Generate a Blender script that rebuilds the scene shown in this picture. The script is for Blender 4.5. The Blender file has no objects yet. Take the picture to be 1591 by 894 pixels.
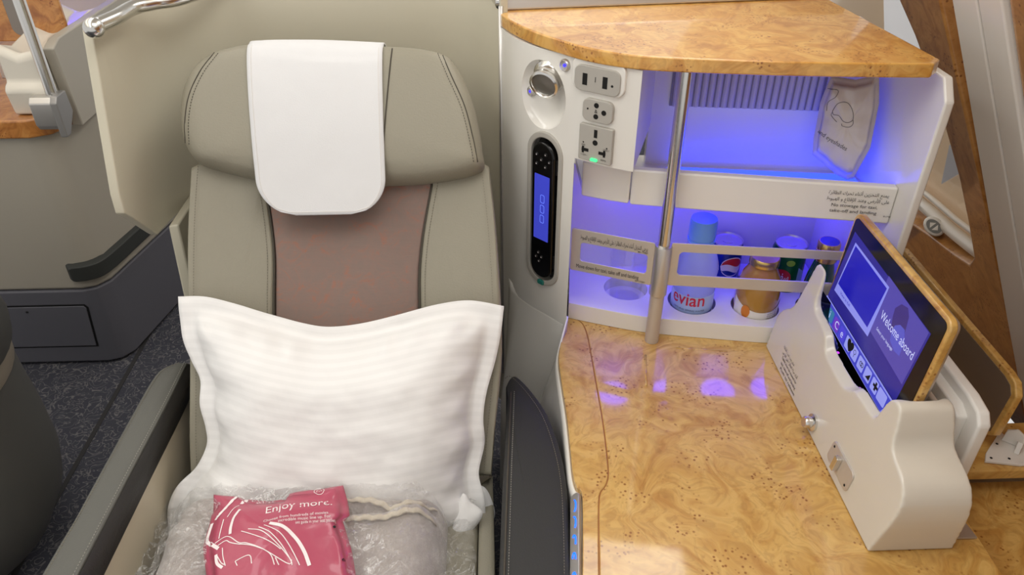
import bpy, bmesh, math, random, unicodedata
import numpy as np
from mathutils import Vector, Matrix, noise

random.seed(7)
scene = bpy.context.scene
COL = scene.collection

# ------------------------------------------------------------------ camera
FPX = 1195.0; PITCH = math.radians(34.3); YAW = math.radians(2.2)
CAM = np.array([0, 0, 1.51])
_f = np.array([math.sin(YAW)*math.cos(PITCH), math.cos(YAW)*math.cos(PITCH), -math.sin(PITCH)])
_r = np.array([math.cos(YAW), -math.sin(YAW), 0.0]); _u = np.cross(_r, _f)
cd = bpy.data.cameras.new('camera'); cam = bpy.data.objects.new('camera', cd); COL.objects.link(cam)
cd.sensor_width = 36; cd.lens = FPX/1591*36; cd.clip_start = 0.01
cam.matrix_world = Matrix(((_r[0], _u[0], -_f[0], CAM[0]), (_r[1], _u[1], -_f[1], CAM[1]), (_r[2], _u[2], -_f[2], CAM[2]), (0, 0, 0, 1)))
scene.camera = cam

# ------------------------------------------------------------------ world, lights, exposure
w = bpy.data.worlds.new('world'); scene.world = w; w.use_nodes = True
w.node_tree.nodes['Background'].inputs[0].default_value = (1.0, .985, .96, 1)
w.node_tree.nodes['Background'].inputs[1].default_value = .66
scene.view_settings.view_transform = 'Standard'; scene.view_settings.look = 'None'
scene.view_settings.gamma = 1; scene.view_settings.use_curve_mapping = False
scene.view_settings.exposure = 0.10
def area(name, loc, target, sx, sy, power, color):
    l = bpy.data.lights.new(name, 'AREA'); l.shape = 'RECTANGLE'; l.size = sx; l.size_y = sy
    l.energy = power; l.color = color
    o = bpy.data.objects.new(name, l); COL.objects.link(o); o.location = loc
    o.rotation_euler = (Vector(target)-Vector(loc)).to_track_quat('-Z', 'Y').to_euler()
    return o
area('ceiling_cove_light', (.50, 2.05, 2.12), (.50, 2.05, 0), .45, 1.3, 8, (1, .985, .96))
area('ceiling_aisle_light', (-.85, .6, 2.12), (-.85, .6, 0), .30, 3.2, 12, (1, .985, .96))
area('ceiling_seat_light', (.10, .58, 2.12), (.05, .7, 0), .9, .6, 6, (1, .985, .96))

area('added_fill_window_side', (.72, 1.0, 1.80), (.72, 1.001, 3), .16, 3.6, 15, (1, .985, .96))  # added unseen lamp, brightens the ceiling for soft fill
area('added_fill_aisle_side', (-1.75, 1.0, 1.75), (-1.75, 1.001, 3), .16, 3.6, 22, (1, .985, .96))  # added likewise, unseen, for ceiling bounce from the aisle side

# ------------------------------------------------------------------ projecting measured points onto real planes
def ray(px, py): return _f + _r*(px-795.5)/FPX + _u*(447-py)/FPX
def U(px, py, x=None, y=None, z=None):
    d = ray(px, py)
    t = (x-CAM[0])/d[0] if x is not None else (y-CAM[1])/d[1] if y is not None else (z-CAM[2])/d[2]
    return Vector(CAM+d*t)
def PL(px, py, p, n):
    d = ray(px, py); n = np.array(n, float)
    return Vector(CAM + d*(((np.array(p)-CAM)@n)/(d@n)))

# ------------------------------------------------------------------ helpers
def lin(c):
    return tuple(((v/255)/12.92 if v/255 <= .04045 else ((v/255+.055)/1.055)**2.4) for v in c) + (1,)
MATS = {}
def mat(name, rgb=(200, 200, 200), rough=.5, metal=0., coat=0., trans=0., emit=None, estr=0., bump=None, alpha=1., ior=1.45, spec=.5, sheen=0.):
    if name in MATS: return MATS[name]
    m = bpy.data.materials.new(name); m.use_nodes = True; MATS[name] = m
    nt = m.node_tree; b = nt.nodes['Principled BSDF']
    b.inputs['Base Color'].default_value = lin(rgb); b.inputs['Roughness'].default_value = rough
    b.inputs['Metallic'].default_value = metal; b.inputs['Coat Weight'].default_value = coat
    b.inputs['Coat Roughness'].default_value = .06
    b.inputs['Transmission Weight'].default_value = trans; b.inputs['IOR'].default_value = ior
    b.inputs['Alpha'].default_value = alpha; b.inputs['Specular IOR Level'].default_value = spec
    b.inputs['Sheen Weight'].default_value = sheen
    if emit: b.inputs['Emission Color'].default_value = lin(emit); b.inputs['Emission Strength'].default_value = estr
    if bump:
        tc = nt.nodes.new('ShaderNodeTexCoord'); n = nt.nodes.new('ShaderNodeTexNoise'); n.inputs['Scale'].default_value = bump[0]
        n.inputs['Detail'].default_value = bump[2] if len(bump) > 2 else 2
        bp = nt.nodes.new('ShaderNodeBump'); bp.inputs['Strength'].default_value = bump[1]; bp.inputs['Distance'].default_value = .002
        nt.links.new(tc.outputs['Object'], n.inputs['Vector']); nt.links.new(n.outputs['Fac'], bp.inputs['Height'])
        nt.links.new(bp.outputs['Normal'], b.inputs['Normal'])
    return m
def node(nt, typ, **kw):
    n = nt.nodes.new(typ)
    for k, v in kw.items():
        if k.startswith('i_'): n.inputs[k[2:].replace('_', ' ')].default_value = v
        else: setattr(n, k, v)
    return n
def ramp(nt, src, stops):
    r = nt.nodes.new('ShaderNodeValToRGB'); e = r.color_ramp.elements
    while len(e) < len(stops): e.new(.5)
    for el, (p, c) in zip(e, stops): el.position = p; el.color = c
    nt.links.new(src, r.inputs['Fac']); return r
def mixc(nt, fac, a, b, mode='MIX'):
    m = nt.nodes.new('ShaderNodeMix'); m.data_type = 'RGBA'; m.blend_type = mode
    for k, v in ((0, fac), (6, a), (7, b)):
        if hasattr(v, 'is_linked') or hasattr(v, 'links'): nt.links.new(v, m.inputs[k])
        else: m.inputs[k].default_value = v
    return m.outputs[2]

def burl(name, dark, mid, light, sc=1., coat=1.):
    m = mat(name, mid, rough=.35, coat=coat); nt = m.node_tree; b = nt.nodes['Principled BSDF']; L = nt.links
    b.inputs['Coat Roughness'].default_value = .075; b.inputs['Coat IOR'].default_value = 1.5
    tc = node(nt, 'ShaderNodeTexCoord')
    n1 = node(nt, 'ShaderNodeTexNoise', i_Scale=7*sc, i_Detail=2., i_Distortion=.6); L.new(tc.outputs['Object'], n1.inputs['Vector'])
    vm = node(nt, 'ShaderNodeVectorMath', operation='MULTIPLY_ADD'); L.new(n1.outputs['Color'], vm.inputs[0])
    vm.inputs[1].default_value = (.22/sc, .22/sc, .22/sc); L.new(tc.outputs['Object'], vm.inputs[2])
    n2 = node(nt, 'ShaderNodeTexNoise', i_Scale=8*sc, i_Detail=5., i_Roughness=.58, i_Distortion=2.4); L.new(vm.outputs[0], n2.inputs['Vector'])
    r2 = ramp(nt, n2.outputs['Fac'], [(.30, lin(dark)), (.46, lin(mid)), (.62, lin(light)), (.8, lin(mid))])
    # fine flame lines
    n3 = node(nt, 'ShaderNodeTexNoise', i_Scale=17*sc, i_Detail=3., i_Distortion=4.); L.new(vm.outputs[0], n3.inputs['Vector'])
    r3 = ramp(nt, n3.outputs['Fac'], [(.38, (.62, .56, .48, 1)), (.52, (1, 1, 1, 1)), (.66, (1.0, .98, .93, 1))])
    c = mixc(nt, .34, r2.outputs[0], r3.outputs[0], 'MULTIPLY')
    # clustered eyes
    v = node(nt, 'ShaderNodeTexVoronoi', i_Scale=128*sc, i_Randomness=1.); L.new(tc.outputs['Object'], v.inputs['Vector'])
    dots = ramp(nt, v.outputs['Distance'], [(.16, (1, 1, 1, 1)), (.34, (0, 0, 0, 1))])
    n4 = node(nt, 'ShaderNodeTexNoise', i_Scale=14*sc, i_Detail=2.); L.new(tc.outputs['Object'], n4.inputs['Vector'])
    msk = ramp(nt, n4.outputs['Fac'], [(.535, (0, 0, 0, 1)), (.60, (1, 1, 1, 1))])
    f = mixc(nt, 1., dots.outputs[0], msk.outputs[0], 'MULTIPLY')
    c = mixc(nt, f, c, lin((dark[0]*.80, dark[1]*.70, dark[2]*.56)))
    L.new(c, b.inputs['Base Color']); return m

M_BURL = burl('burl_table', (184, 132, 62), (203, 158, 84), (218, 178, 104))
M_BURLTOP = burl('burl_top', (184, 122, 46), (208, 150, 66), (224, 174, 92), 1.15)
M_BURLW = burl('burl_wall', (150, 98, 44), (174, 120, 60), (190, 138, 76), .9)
M_BURLN = burl('burl_far', (150, 90, 36), (178, 116, 54), (196, 138, 72), 1.1)
M_WHITE = mat('pearl_white_paint', (234, 231, 224), .22, coat=.5)
M_DOCK = mat('dock_pearl_plastic', (216, 210, 197), .25, coat=.5)
M_CREAM = mat('cream_shell_paint', (203, 197, 177), .38)
M_SIDE = mat('cream_side_panel', (196, 186, 164), .4)
M_LEATHER = mat('grey_olive_leather', (145, 140, 124), .5, bump=(330, .25, 3))
M_LEATHERD = mat('dark_grey_leather', (90, 90, 85), .55, bump=(330, .2, 3))
M_LEATHERB = mat('charcoal_leather', (46, 46, 45), .62, bump=(330, .2, 3))
M_SEAM = mat('seam_shadow_thread', (74, 69, 60), .8)
M_STITCH = mat('stitch_thread', (120, 114, 100), .8)
M_STITCHL = mat('pale_stitch_thread', (150, 148, 140), .8)
M_CHROME = mat('polished_chrome', (222, 220, 216), .2, 1.)
M_ALU = mat('satin_aluminium', (204, 201, 197), .34, .8)
M_ALUW = mat('warm_satin_aluminium', (204, 196, 186), .42, .45)
M_GREYP = mat('grey_plastic', (176, 172, 164), .45)
M_BLACK = mat('gloss_black', (8, 8, 9), .12)
M_MBLACK = mat('matt_black', (14, 14, 15), .5)
M_HOLE = mat('socket_hole_black', (10, 9, 8), .7)
M_INK = mat('print_black', (36, 34, 32), .6)
M_WINK = mat('print_white', (236, 226, 226), .6)
M_CONS = mat('grey_console_paint', (166, 160, 148), .4)
M_KICK = mat('blue_grey_kick_plastic', (92, 92, 100), .5)
M_RUBBER = mat('dark_rubber', (48, 50, 48), .6)
M_ROUND = mat('dark_grey_shell', (84, 83, 80), .5)
M_CLEAR = mat('clear_plastic', (245, 247, 250), .05, trans=1., ior=1.35)

def fabric_mats():
    m = mat('maroon_woven_fabric', (122, 100, 92), .9); nt = m.node_tree; b = nt.nodes['Principled BSDF']; L = nt.links
    tc = node(nt, 'ShaderNodeTexCoord')
    n = node(nt, 'ShaderNodeTexNoise', i_Scale=26., i_Detail=8., i_Roughness=.75, i_Distortion=1.5); L.new(tc.outputs['Object'], n.inputs['Vector'])
    r = ramp(nt, n.outputs['Fac'], [(.40, lin((134, 116, 108))), (.54, lin((138, 116, 107))), (.62, lin((150, 112, 98))), (.70, lin((160, 110, 92)))])
    wv = node(nt, 'ShaderNodeTexWave', i_Scale=160., i_Distortion=.6); wv.bands_direction = 'Z'; L.new(tc.outputs['Object'], wv.inputs['Vector'])
    c = mixc(nt, .05, r.outputs[0], wv.outputs['Color'], 'MULTIPLY'); L.new(c, b.inputs['Base Color'])
    bp = node(nt, 'ShaderNodeBump', i_Strength=.12, i_Distance=.001); L.new(wv.outputs['Fac'], bp.inputs['Height']); L.new(bp.outputs['Normal'], b.inputs['Normal'])
    p = mat('white_sateen_cotton', (232, 229, 226), .75, sheen=.2); nt = p.node_tree; b = nt.nodes['Principled BSDF']; L = nt.links
    tc = node(nt, 'ShaderNodeTexCoord')
    wv = node(nt, 'ShaderNodeTexWave', i_Scale=9., i_Distortion=.3, i_Detail=1.); wv.bands_direction = 'Y'; L.new(tc.outputs['UV'], wv.inputs['Vector'])
    r = ramp(nt, wv.outputs['Fac'], [(.35, lin((229, 228, 227))), (.65, lin((233, 232, 231)))]); L.new(r.outputs[0], b.inputs['Base Color'])
    n = node(nt, 'ShaderNodeTexNoise', i_Scale=14., i_Detail=3.); L.new(tc.outputs['Object'], n.inputs['Vector'])
    bp = node(nt, 'ShaderNodeBump', i_Strength=.35, i_Distance=.01); L.new(n.outputs['Fac'], bp.inputs['Height']); L.new(bp.outputs['Normal'], b.inputs['Normal'])
    c = mat('blue_grey_carpet', (66, 66, 74), 1.); nt = c.node_tree; b = nt.nodes['Principled BSDF']; L = nt.links
    tc = node(nt, 'ShaderNodeTexCoord')
    n = node(nt, 'ShaderNodeTexNoise', i_Scale=34., i_Detail=1., i_Distortion=1.6); L.new(tc.outputs['Object'], n.inputs['Vector'])
    r = ramp(nt, n.outputs['Fac'], [(.45, lin((58, 59, 68))), (.48, lin((104, 102, 104))), (.50, lin((104, 102, 104))), (.53, lin((56, 57, 67)))])
    L.new(r.outputs[0], b.inputs['Base Color'])
    n2 = node(nt, 'ShaderNodeTexNoise', i_Scale=300., i_Detail=2.); L.new(tc.outputs['Object'], n2.inputs['Vector'])
    bp = node(nt, 'ShaderNodeBump', i_Strength=.8, i_Distance=.004); L.new(n2.outputs['Fac'], bp.inputs['Height']); L.new(bp.outputs['Normal'], b.inputs['Normal'])
    return m, p, c
M_FABRIC, M_COTTON, M_CARPET = fabric_mats()
M_COVER = mat('white_felt', (217, 217, 218), .9, bump=(500, .15, 2))

def film_mat(name, bump, base, glint):
    """thin clear film: mostly see-through, a little gloss, whitened along its creases to imitate glints"""
    m = bpy.data.materials.new(name); m.use_nodes = True; nt = m.node_tree; L = nt.links
    for n in list(nt.nodes): nt.nodes.remove(n)
    out = node(nt, 'ShaderNodeOutputMaterial'); mx = node(nt, 'ShaderNodeMixShader'); t = node(nt, 'ShaderNodeBsdfTransparent'); g = node(nt, 'ShaderNodeBsdfGlossy', i_Roughness=.12)
    t.inputs[0].default_value = (.985, .985, .985, 1); g.inputs[0].default_value = (1, 1, 1, 1)
    tc = node(nt, 'ShaderNodeTexCoord'); n = node(nt, 'ShaderNodeTexNoise', i_Scale=24., i_Detail=6., i_Roughness=.7, i_Distortion=1.6)
    L.new(tc.outputs['Object'], n.inputs['Vector'])
    bp = node(nt, 'ShaderNodeBump', i_Strength=bump, i_Distance=.03); L.new(n.outputs['Fac'], bp.inputs['Height']); L.new(bp.outputs['Normal'], g.inputs['Normal'])
    mx.inputs[0].default_value = base
    L.new(t.outputs[0], mx.inputs[1]); L.new(g.outputs[0], mx.inputs[2])
    if glint:
        cr = ramp(nt, n.outputs['Fac'], [(.475, (0, 0, 0, 1)), (.498, (glint, glint, glint, 1)), (.502, (glint, glint, glint, 1)), (.525, (0, 0, 0, 1))])
        df = node(nt, 'ShaderNodeBsdfDiffuse'); df.inputs[0].default_value = (.95, .95, .95, 1); m2 = node(nt, 'ShaderNodeMixShader')  # crease white is painted in to read as glints
        nm = node(nt, 'ShaderNodeTexNoise', i_Scale=7., i_Detail=1.); L.new(tc.outputs['Object'], nm.inputs['Vector'])
        mk = ramp(nt, nm.outputs['Fac'], [(.38, (.15, .15, .15, 1)), (.62, (1, 1, 1, 1))])
        L.new(mixc(nt, 1., cr.outputs[0], mk.outputs[0], 'MULTIPLY'), m2.inputs[0]); L.new(mx.outputs[0], m2.inputs[1]); L.new(df.outputs[0], m2.inputs[2]); L.new(m2.outputs[0], out.inputs[0])
    else: L.new(mx.outputs[0], out.inputs[0])
    return m
M_CRINKLE = film_mat('crinkled_clear_film', 1., .16, .55)
M_FILM = film_mat('thin_clear_plastic', 0., .07, 0)
def thing(name, label, cat, loc=(0, 0, 0), group=None):
    o = bpy.data.objects.new(name, None); COL.objects.link(o); o.location = loc
    o.empty_display_size = .05; o['label'] = label; o['category'] = cat
    if group: o['group'] = group
    return o
def tag(o, label, cat, group=None):
    o['label'] = label; o['category'] = cat
    if group: o['group'] = group
    return o
def struct(o, label=None, cat=None):
    o['kind'] = 'structure'
    if label: o['label'] = label
    if cat: o['category'] = cat
    return o
def obj(name, verts, faces, m, parent=None, smooth=False, bevel=0, seg=3, sub=0, label=None, ang=35):
    me = bpy.data.meshes.new(name); me.from_pydata([tuple(v) for v in verts], [], faces); me.update()
    bm = bmesh.new(); bm.from_mesh(me); bmesh.ops.recalc_face_normals(bm, faces=bm.faces); bm.to_mesh(me); bm.free()
    o = bpy.data.objects.new(name, me); COL.objects.link(o)
    me.materials.append(m)
    if parent is not None:
        o.parent = parent
        if parent.type == 'EMPTY': o.matrix_parent_inverse = Matrix.Translation(-Vector(parent.location))
    if bevel:
        md = o.modifiers.new('bevel', 'BEVEL'); md.width = bevel; md.segments = seg; md.limit_method = 'ANGLE'; md.angle_limit = math.radians(ang)
        md.harden_normals = False
    if sub:
        md = o.modifiers.new('sub', 'SUBSURF'); md.levels = sub; md.render_levels = sub
    if smooth or bevel:
        me.polygons.foreach_set('use_smooth', [True]*len(me.polygons))
        if bevel and not smooth:
            wn = o.modifiers.new('wn', 'WEIGHTED_NORMAL'); wn.keep_sharp = False
    if label: o['label'] = label
    return o
def box(name, x0, x1, y0, y1, z0, z1, m, parent=None, bevel=0, **k):
    v = [(x, y, z) for x in (x0, x1) for y in (y0, y1) for z in (z0, z1)]
    f = [(0, 1, 3, 2), (4, 6, 7, 5), (0, 4, 5, 1), (2, 3, 7, 6), (0, 2, 6, 4), (1, 5, 7, 3)]
    return obj(name, v, f, m, parent, bevel=bevel, **k)
def prism(name, pts, O, ax, ay, az, d0, d1, m, parent=None, bevel=0, hole=None, **k):
    """polygon pts in the plane (ax, ay) at O, extruded along az from d0 to d1"""
    O, ax, ay, az = Vector(O), Vector(ax), Vector(ay), Vector(az)
    n = len(pts); V = []; 
    for d in (d0, d1): V += [O+ax*p[0]+ay*p[1]+az*d for p in pts]
    F = [(i, (i+1) % n, n+(i+1) % n, n+i) for i in range(n)]
    if hole is None:
        F += [tuple(range(n))[::-1], tuple(range(n, 2*n))]
    else:
        h = len(hole); assert h == n
        for d in (d0, d1): V += [O+ax*p[0]+ay*p[1]+az*d for p in hole]
        for i in range(n):
            j = (i+1) % n
            F += [(2*n+i, 2*n+j, 3*n+j, 3*n+i), (i, j, 2*n+j, 2*n+i), (n+i, n+j, 3*n+j, 3*n+i)]
    return obj(name, V, F, m, parent, bevel=bevel, **k)
def rr(w, h, r, n=6, cx=0, cy=0):
    P = []
    for (sx, sy, a0) in ((1, 1, 0), (-1, 1, 90), (-1, -1, 180), (1, -1, 270)):
        for i in range(n+1):
            a = math.radians(a0+90*i/n)
            P.append((cx+sx*(w/2-r)+r*math.cos(a), cy+sy*(h/2-r)+r*math.sin(a)))
    return P
def circ(r, n=24, cx=0, cy=0, ry=None): return [(cx+r*math.cos(2*math.pi*i/n), cy+(ry or r)*math.sin(2*math.pi*i/n)) for i in range(n)]
def tube(name, pts, r, m, parent=None, n=10, caps=True, flat=1., **k):
    pts = [Vector(p) for p in pts]; V = []; F = []; N = len(pts); prev = None
    rs = r if isinstance(r, (list, tuple)) else [r]*N
    for i, p in enumerate(pts):
        t = (pts[min(i+1, N-1)]-pts[max(i-1, 0)]).normalized()
        if prev is None:
            a = Vector((0, 0, 1)) if abs(t.z) < .9 else Vector((1, 0, 0)); e = t.cross(a).normalized()
        else: e = (prev - t*prev.dot(t)).normalized()
        prev = e; g = t.cross(e)
        V += [p+(e*math.cos(2*math.pi*j/n)+g*math.sin(2*math.pi*j/n)*flat)*rs[i] for j in range(n)]
    for i in range(N-1):
        F += [(i*n+j, i*n+(j+1) % n, (i+1)*n+(j+1) % n, (i+1)*n+j) for j in range(n)]
    if caps: F += [tuple(range(n))[::-1], tuple(range((N-1)*n, N*n))]
    return obj(name, V, F, m, parent, smooth=True, **k)
def lathe(name, prof, O, m, parent=None, n=32, ax=(1, 0, 0), ay=(0, 1, 0), az=(0, 0, 1), sharp=False, **k):
    """profile (r, h) turned about az through O"""
    O, ax, ay, az = Vector(O), Vector(ax), Vector(ay), Vector(az); V = []; F = []
    for (r, h) in prof: V += [O+(ax*math.cos(2*math.pi*j/n)+ay*math.sin(2*math.pi*j/n))*r+az*h for j in range(n)]
    for i in range(len(prof)-1): F += [(i*n+j, i*n+(j+1) % n, (i+1)*n+(j+1) % n, (i+1)*n+j) for j in range(n)]
    if prof[0][0] > 1e-6: F.append(tuple(range(n))[::-1])
    if prof[-1][0] > 1e-6: F.append(tuple(range((len(prof)-1)*n, len(prof)*n)))
    o = obj(name, V, F, m, parent, smooth=not sharp, **k)
    if not sharp:
        md = o.modifiers.new('es', 'EDGE_SPLIT'); md.split_angle = math.radians(40)
    return o
def grid(name, fn, nu, nv, m, parent=None, thick=0, smooth=True, **k):
    V = [fn(i/nu, j/nv) for j in range(nv+1) for i in range(nu+1)]
    F = [(j*(nu+1)+i, j*(nu+1)+i+1, (j+1)*(nu+1)+i+1, (j+1)*(nu+1)+i) for j in range(nv) for i in range(nu)]
    o = obj(name, V, F, m, parent, smooth=smooth, **k)
    if thick:
        md = o.modifiers.new('th', 'SOLIDIFY'); md.thickness = thick; md.offset = 0
    return o
def spline(P, n=8):
    P = [Vector(p) for p in P]; out = []
    for i in range(len(P)-1):
        p0 = P[max(i-1, 0)]; p1 = P[i]; p2 = P[i+1]; p3 = P[min(i+2, len(P)-1)]
        for j in range(n):
            t = j/n
            out.append(.5*((2*p1)+(p2-p0)*t+(2*p0-5*p1+4*p2-p3)*t*t+(3*p1-p0-3*p2+p3)*t**3))
    out.append(P[-1]); return out
def cspline(P, n=6):
    P = [Vector(p) for p in P]; N = len(P); out = []
    for i in range(N):
        p0, p1, p2, p3 = P[i-1], P[i], P[(i+1) % N], P[(i+2) % N]
        for j in range(n):
            t = j/n
            out.append(.5*((2*p1)+(p2-p0)*t+(2*p0-5*p1+4*p2-p3)*t*t+(3*p1-p0-3*p2+p3)*t**3))
    return out
def dashes(name, pts, m, parent, ln=.0028, gap=.0022, r=.0006):
    """sewn stitches along a polyline, one part"""
    pts = [Vector(p) for p in pts]; V = []; F = []; acc = 0; pos = []
    for a, b in zip(pts, pts[1:]):
        L = (b-a).length
        if L < 1e-9: continue
        t = -acc
        while t < L:
            if t >= 0: pos.append((a+(b-a)*(t/L), (b-a)/L))
            t += ln+gap
        acc = (acc+L) % (ln+gap)
    for p, d in pos:
        e = d.cross(Vector((.3, .2, .9))).normalized(); g = d.cross(e); k = len(V)
        for s in (0, ln):
            V += [p+d*s+e*r, p+d*s+g*r, p+d*s-e*r, p+d*s-g*r]
        F += [(k+i, k+(i+1) % 4, k+4+(i+1) % 4, k+4+i) for i in range(4)]+[(k, k+1, k+2, k+3), (k+4, k+5, k+6, k+7)]
    o = obj(name, V, F, m, parent); o['kind'] = 'stuff'; return o
# ---- lettering
def arab(s):
    J = {}
    def forms(c):
        if c in J: return J[c]
        d = {}
        nm = unicodedata.name(c, '')
        for f in ('ISOLATED', 'FINAL', 'INITIAL', 'MEDIAL'):
            try: d[f] = unicodedata.lookup(nm+' '+f+' FORM')
            except KeyError: pass
        J[c] = d; return d
    out = []
    for i, c in enumerate(s):
        d = forms(c)
        if not d: out.append(c); continue
        pv = i > 0 and 'INITIAL' in forms(s[i-1]); nx = i+1 < len(s) and bool(forms(s[i+1])) and 'INITIAL' in d and 'FINAL' in forms(s[i+1])
        pv = pv and 'FINAL' in d
        f = 'MEDIAL' if pv and nx else 'FINAL' if pv else 'INITIAL' if nx else 'ISOLATED'
        out.append(d.get(f, c))
    return ''.join(reversed(out))
def text(name, s, size, O, ax, ay, m, parent, align='LEFT', depth=.0004, fn=None, width=None, bold=0.):
    cu = bpy.data.curves.new(name, 'FONT'); cu.body = s; cu.size = 1; cu.align_x = align; cu.resolution_u = 3; cu.offset = bold
    t = bpy.data.objects.new(name, cu); COL.objects.link(t)
    dg = bpy.context.evaluated_depsgraph_get(); me = bpy.data.meshes.new_from_object(t.evaluated_get(dg)); 
    bpy.data.objects.remove(t)
    O, ax, ay = Vector(O), Vector(ax), Vector(ay); az = ax.cross(ay)
    if len(me.vertices) == 0: return None
    xs = [v.co.x for v in me.vertices]; sx = size if width is None else width/(max(xs)-min(xs))
    for v in me.vertices:
        a, b = v.co.x*sx, v.co.y*size
        v.co = fn(a, b) if fn else O+ax*a+ay*b+az*depth
    me.materials.clear(); me.materials.append(m); me.name = name
    o = bpy.data.objects.new(name, me); COL.objects.link(o)
    o.parent = parent
    if parent.type == 'EMPTY': o.matrix_parent_inverse = Matrix.Translation(-Vector(parent.location))
    return o
def boolcut(o, cutter):
    md = o.modifiers.new('cut', 'BOOLEAN'); md.operation = 'DIFFERENCE'; md.object = cutter; md.solver = 'EXACT'
def bake(o):
    dg = bpy.context.evaluated_depsgraph_get(); me = bpy.data.meshes.new_from_object(o.evaluated_get(dg))
    o.modifiers.clear(); o.data = me
def cut(o, cutters):
    """carve the cutters out of o at once and drop them; bevels are re-added after"""
    for c in cutters: boolcut(o, c)
    bpy.context.view_layer.update(); bake(o)
    for c in cutters: bpy.data.objects.remove(c)
def soften(o, wdt, seg=3, ang=35):
    md = o.modifiers.new('bevel', 'BEVEL'); md.width = wdt; md.segments = seg; md.limit_method = 'ANGLE'; md.angle_limit = math.radians(ang)
    o.data.polygons.foreach_set('use_smooth', [True]*len(o.data.polygons))
    o.modifiers.new('wn', 'WEIGHTED_NORMAL')
def inflate(name, outline, place, prof, m, parent=None, back=None, hfun=None, sub=0, center=None):
    """a soft body: outline (a, b) closed; prof = [(inset, height)...] rings from the rim inward; place(a, b, h) -> world"""
    n = len(outline); cx = center[0] if center else sum(p[0] for p in outline)/n; cy = center[1] if center else sum(p[1] for p in outline)/n
    V = []; F = []
    def rings(prof, sgn):
        R = []
        for (ins, h) in prof:
            k = len(V)
            for p in outline:
                dx, dy = cx-p[0], cy-p[1]; L = math.hypot(dx, dy); tt = min(ins/L, .97) if ins < 1 else min(ins-1, .97)
                a, b = p[0]+dx*tt, p[1]+dy*tt
                V.append(place(a, b, sgn*h+(hfun(a, b, sgn, tt) if hfun else 0)))
            R.append(k)
        k = len(V); V.append(place(cx, cy, sgn*prof[-1][1]+(hfun(cx, cy, sgn, 1) if hfun else 0)))
        return R, k
    R, c = rings(prof, 1)
    for a, b in zip(R, R[1:]): F.extend([(a+i, a+(i+1) % n, b+(i+1) % n, b+i) for i in range(n)])
    F.extend([(R[-1]+i, R[-1]+(i+1) % n, c) for i in range(n)])
    if back:
        R2, c2 = rings(back, -1)
        F.extend([(R[0]+i, R[0]+(i+1) % n, R2[0]+(i+1) % n, R2[0]+i) for i in range(n)])
        for a, b in zip(R2, R2[1:]): F.extend([(a+i, a+(i+1) % n, b+(i+1) % n, b+i) for i in range(n)])
        F.extend([(R2[-1]+i, R2[-1]+(i+1) % n, c2) for i in range(n)])
    return obj(name, V, F, m, parent, smooth=True, sub=sub)
def fbm(x, y, z=0., o=3): return noise.fractal(Vector((x, y, z)), 1., 2., o)

# ================================================================== SETTING
# ---- floor
fl = obj('floor', [(-3, -1.2, 0), (1.4, -1.2, 0), (1.4, 4, 0), (-3, 4, 0)], [(0, 1, 2, 3)], M_CARPET); struct(fl)
a = U(205, 568, z=0); b = U(75, 800, z=0)
d = (b-a).normalized(); e = Vector((-d.y, d.x, 0))*.006
seamv = [a-d*.6-e, a-d*.6+e, b+d*.6+e, b+d*.6-e]
obj('carpet_joint', [v+Vector((0, 0, zz)) for zz in (.0005, .002) for v in seamv], [(0, 1, 2, 3), (4, 5, 6, 7), (0, 1, 5, 4), (1, 2, 6, 5), (2, 3, 7, 6), (3, 0, 4, 7)], mat('carpet_joint', (44, 43, 44), .9), fl)
cl = obj('ceiling', [(-3, -1.2, 2.2), (1.0, -1.2, 2.2), (1.0, 4, 2.2), (-3, 4, 2.2)], [(0, 1, 2, 3)], mat('ceiling_panel', (226, 220, 208), .5)); struct(cl)

# ---- leaning cabin side wall on the window side
WN = Vector((.91, 0, .46)).normalized(); WD = Vector((WN.z, 0, -WN.x)); W0 = Vector((.78, 0, 1.2))
def W(y, t, n=0.): return W0 + Vector((0, y, 0)) + WD*t - WN*n      # n: towards the cabin
def wp(px, py):
    p = PL(px, py, W0, WN); return (p.y, (p-W0).dot(WD))
wall_paint = mat('sidewall_cream_paint', (232, 227, 219), .45)
TT, TB = -.45, 1.15
wr = thing('wall_right', 'cream cabin side wall leaning inward beside the console', 'wall', tuple(W(1.0, TB)))
del wr['category']; wr['kind'] = 'structure'; del wr['label']
def wallprism(name, pts, n0, n1, m, bevel=.004, parent=wr): return prism(name, pts, W0, (0, 1, 0), WD, -WN, n0, n1, m, parent, bevel)
outer = [wp(1475, 0), wp(1490, 75), wp(1505, 150), wp(1535, 250), wp(1560, 340), wp(1580, 450), wp(1591, 560)]
oy = lambda k: outer[k][0]
wallprism('wall_panel', [(1.285, TT), (1.275, TB), (1.170, TB), (1.215, TT)], -.03, .012, wall_paint)
wallprism('wall_panel', [(1.209, TT), (1.165, TB), (1.10, TB), (1.140, TT)], -.03, .012, wall_paint)
wallprism('wall_panel', [(1.215, TT), (1.17, TB), (1.16, TB), (1.205, TT)], -.03, .004, M_MBLACK, 0)
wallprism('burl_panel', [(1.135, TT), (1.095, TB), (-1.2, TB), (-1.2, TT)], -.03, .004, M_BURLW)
inner = [wp(1385, -60), wp(1410, 0), wp(1432, 50), wp(1450, 100), wp(1478, 190), wp(1500, 270), wp(1514, 340), wp(1523, 395)]
low = [wp(1515, 408), wp(1490, 392), wp(1450, 362), wp(1425, 345)]
poly = [(1.33, TT)]+[(1.325, -.02), (1.305, .2), (1.28, .45), (1.27, .8), (1.26, TB), (2.4, TB), (2.4, low[-1][1]+.06)]+low[::-1]+inner[::-1]+[(inner[0][0]+.12, TT)]
wallprism('burl_panel', poly, -.03, .014, M_BURLW, .006)
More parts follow.
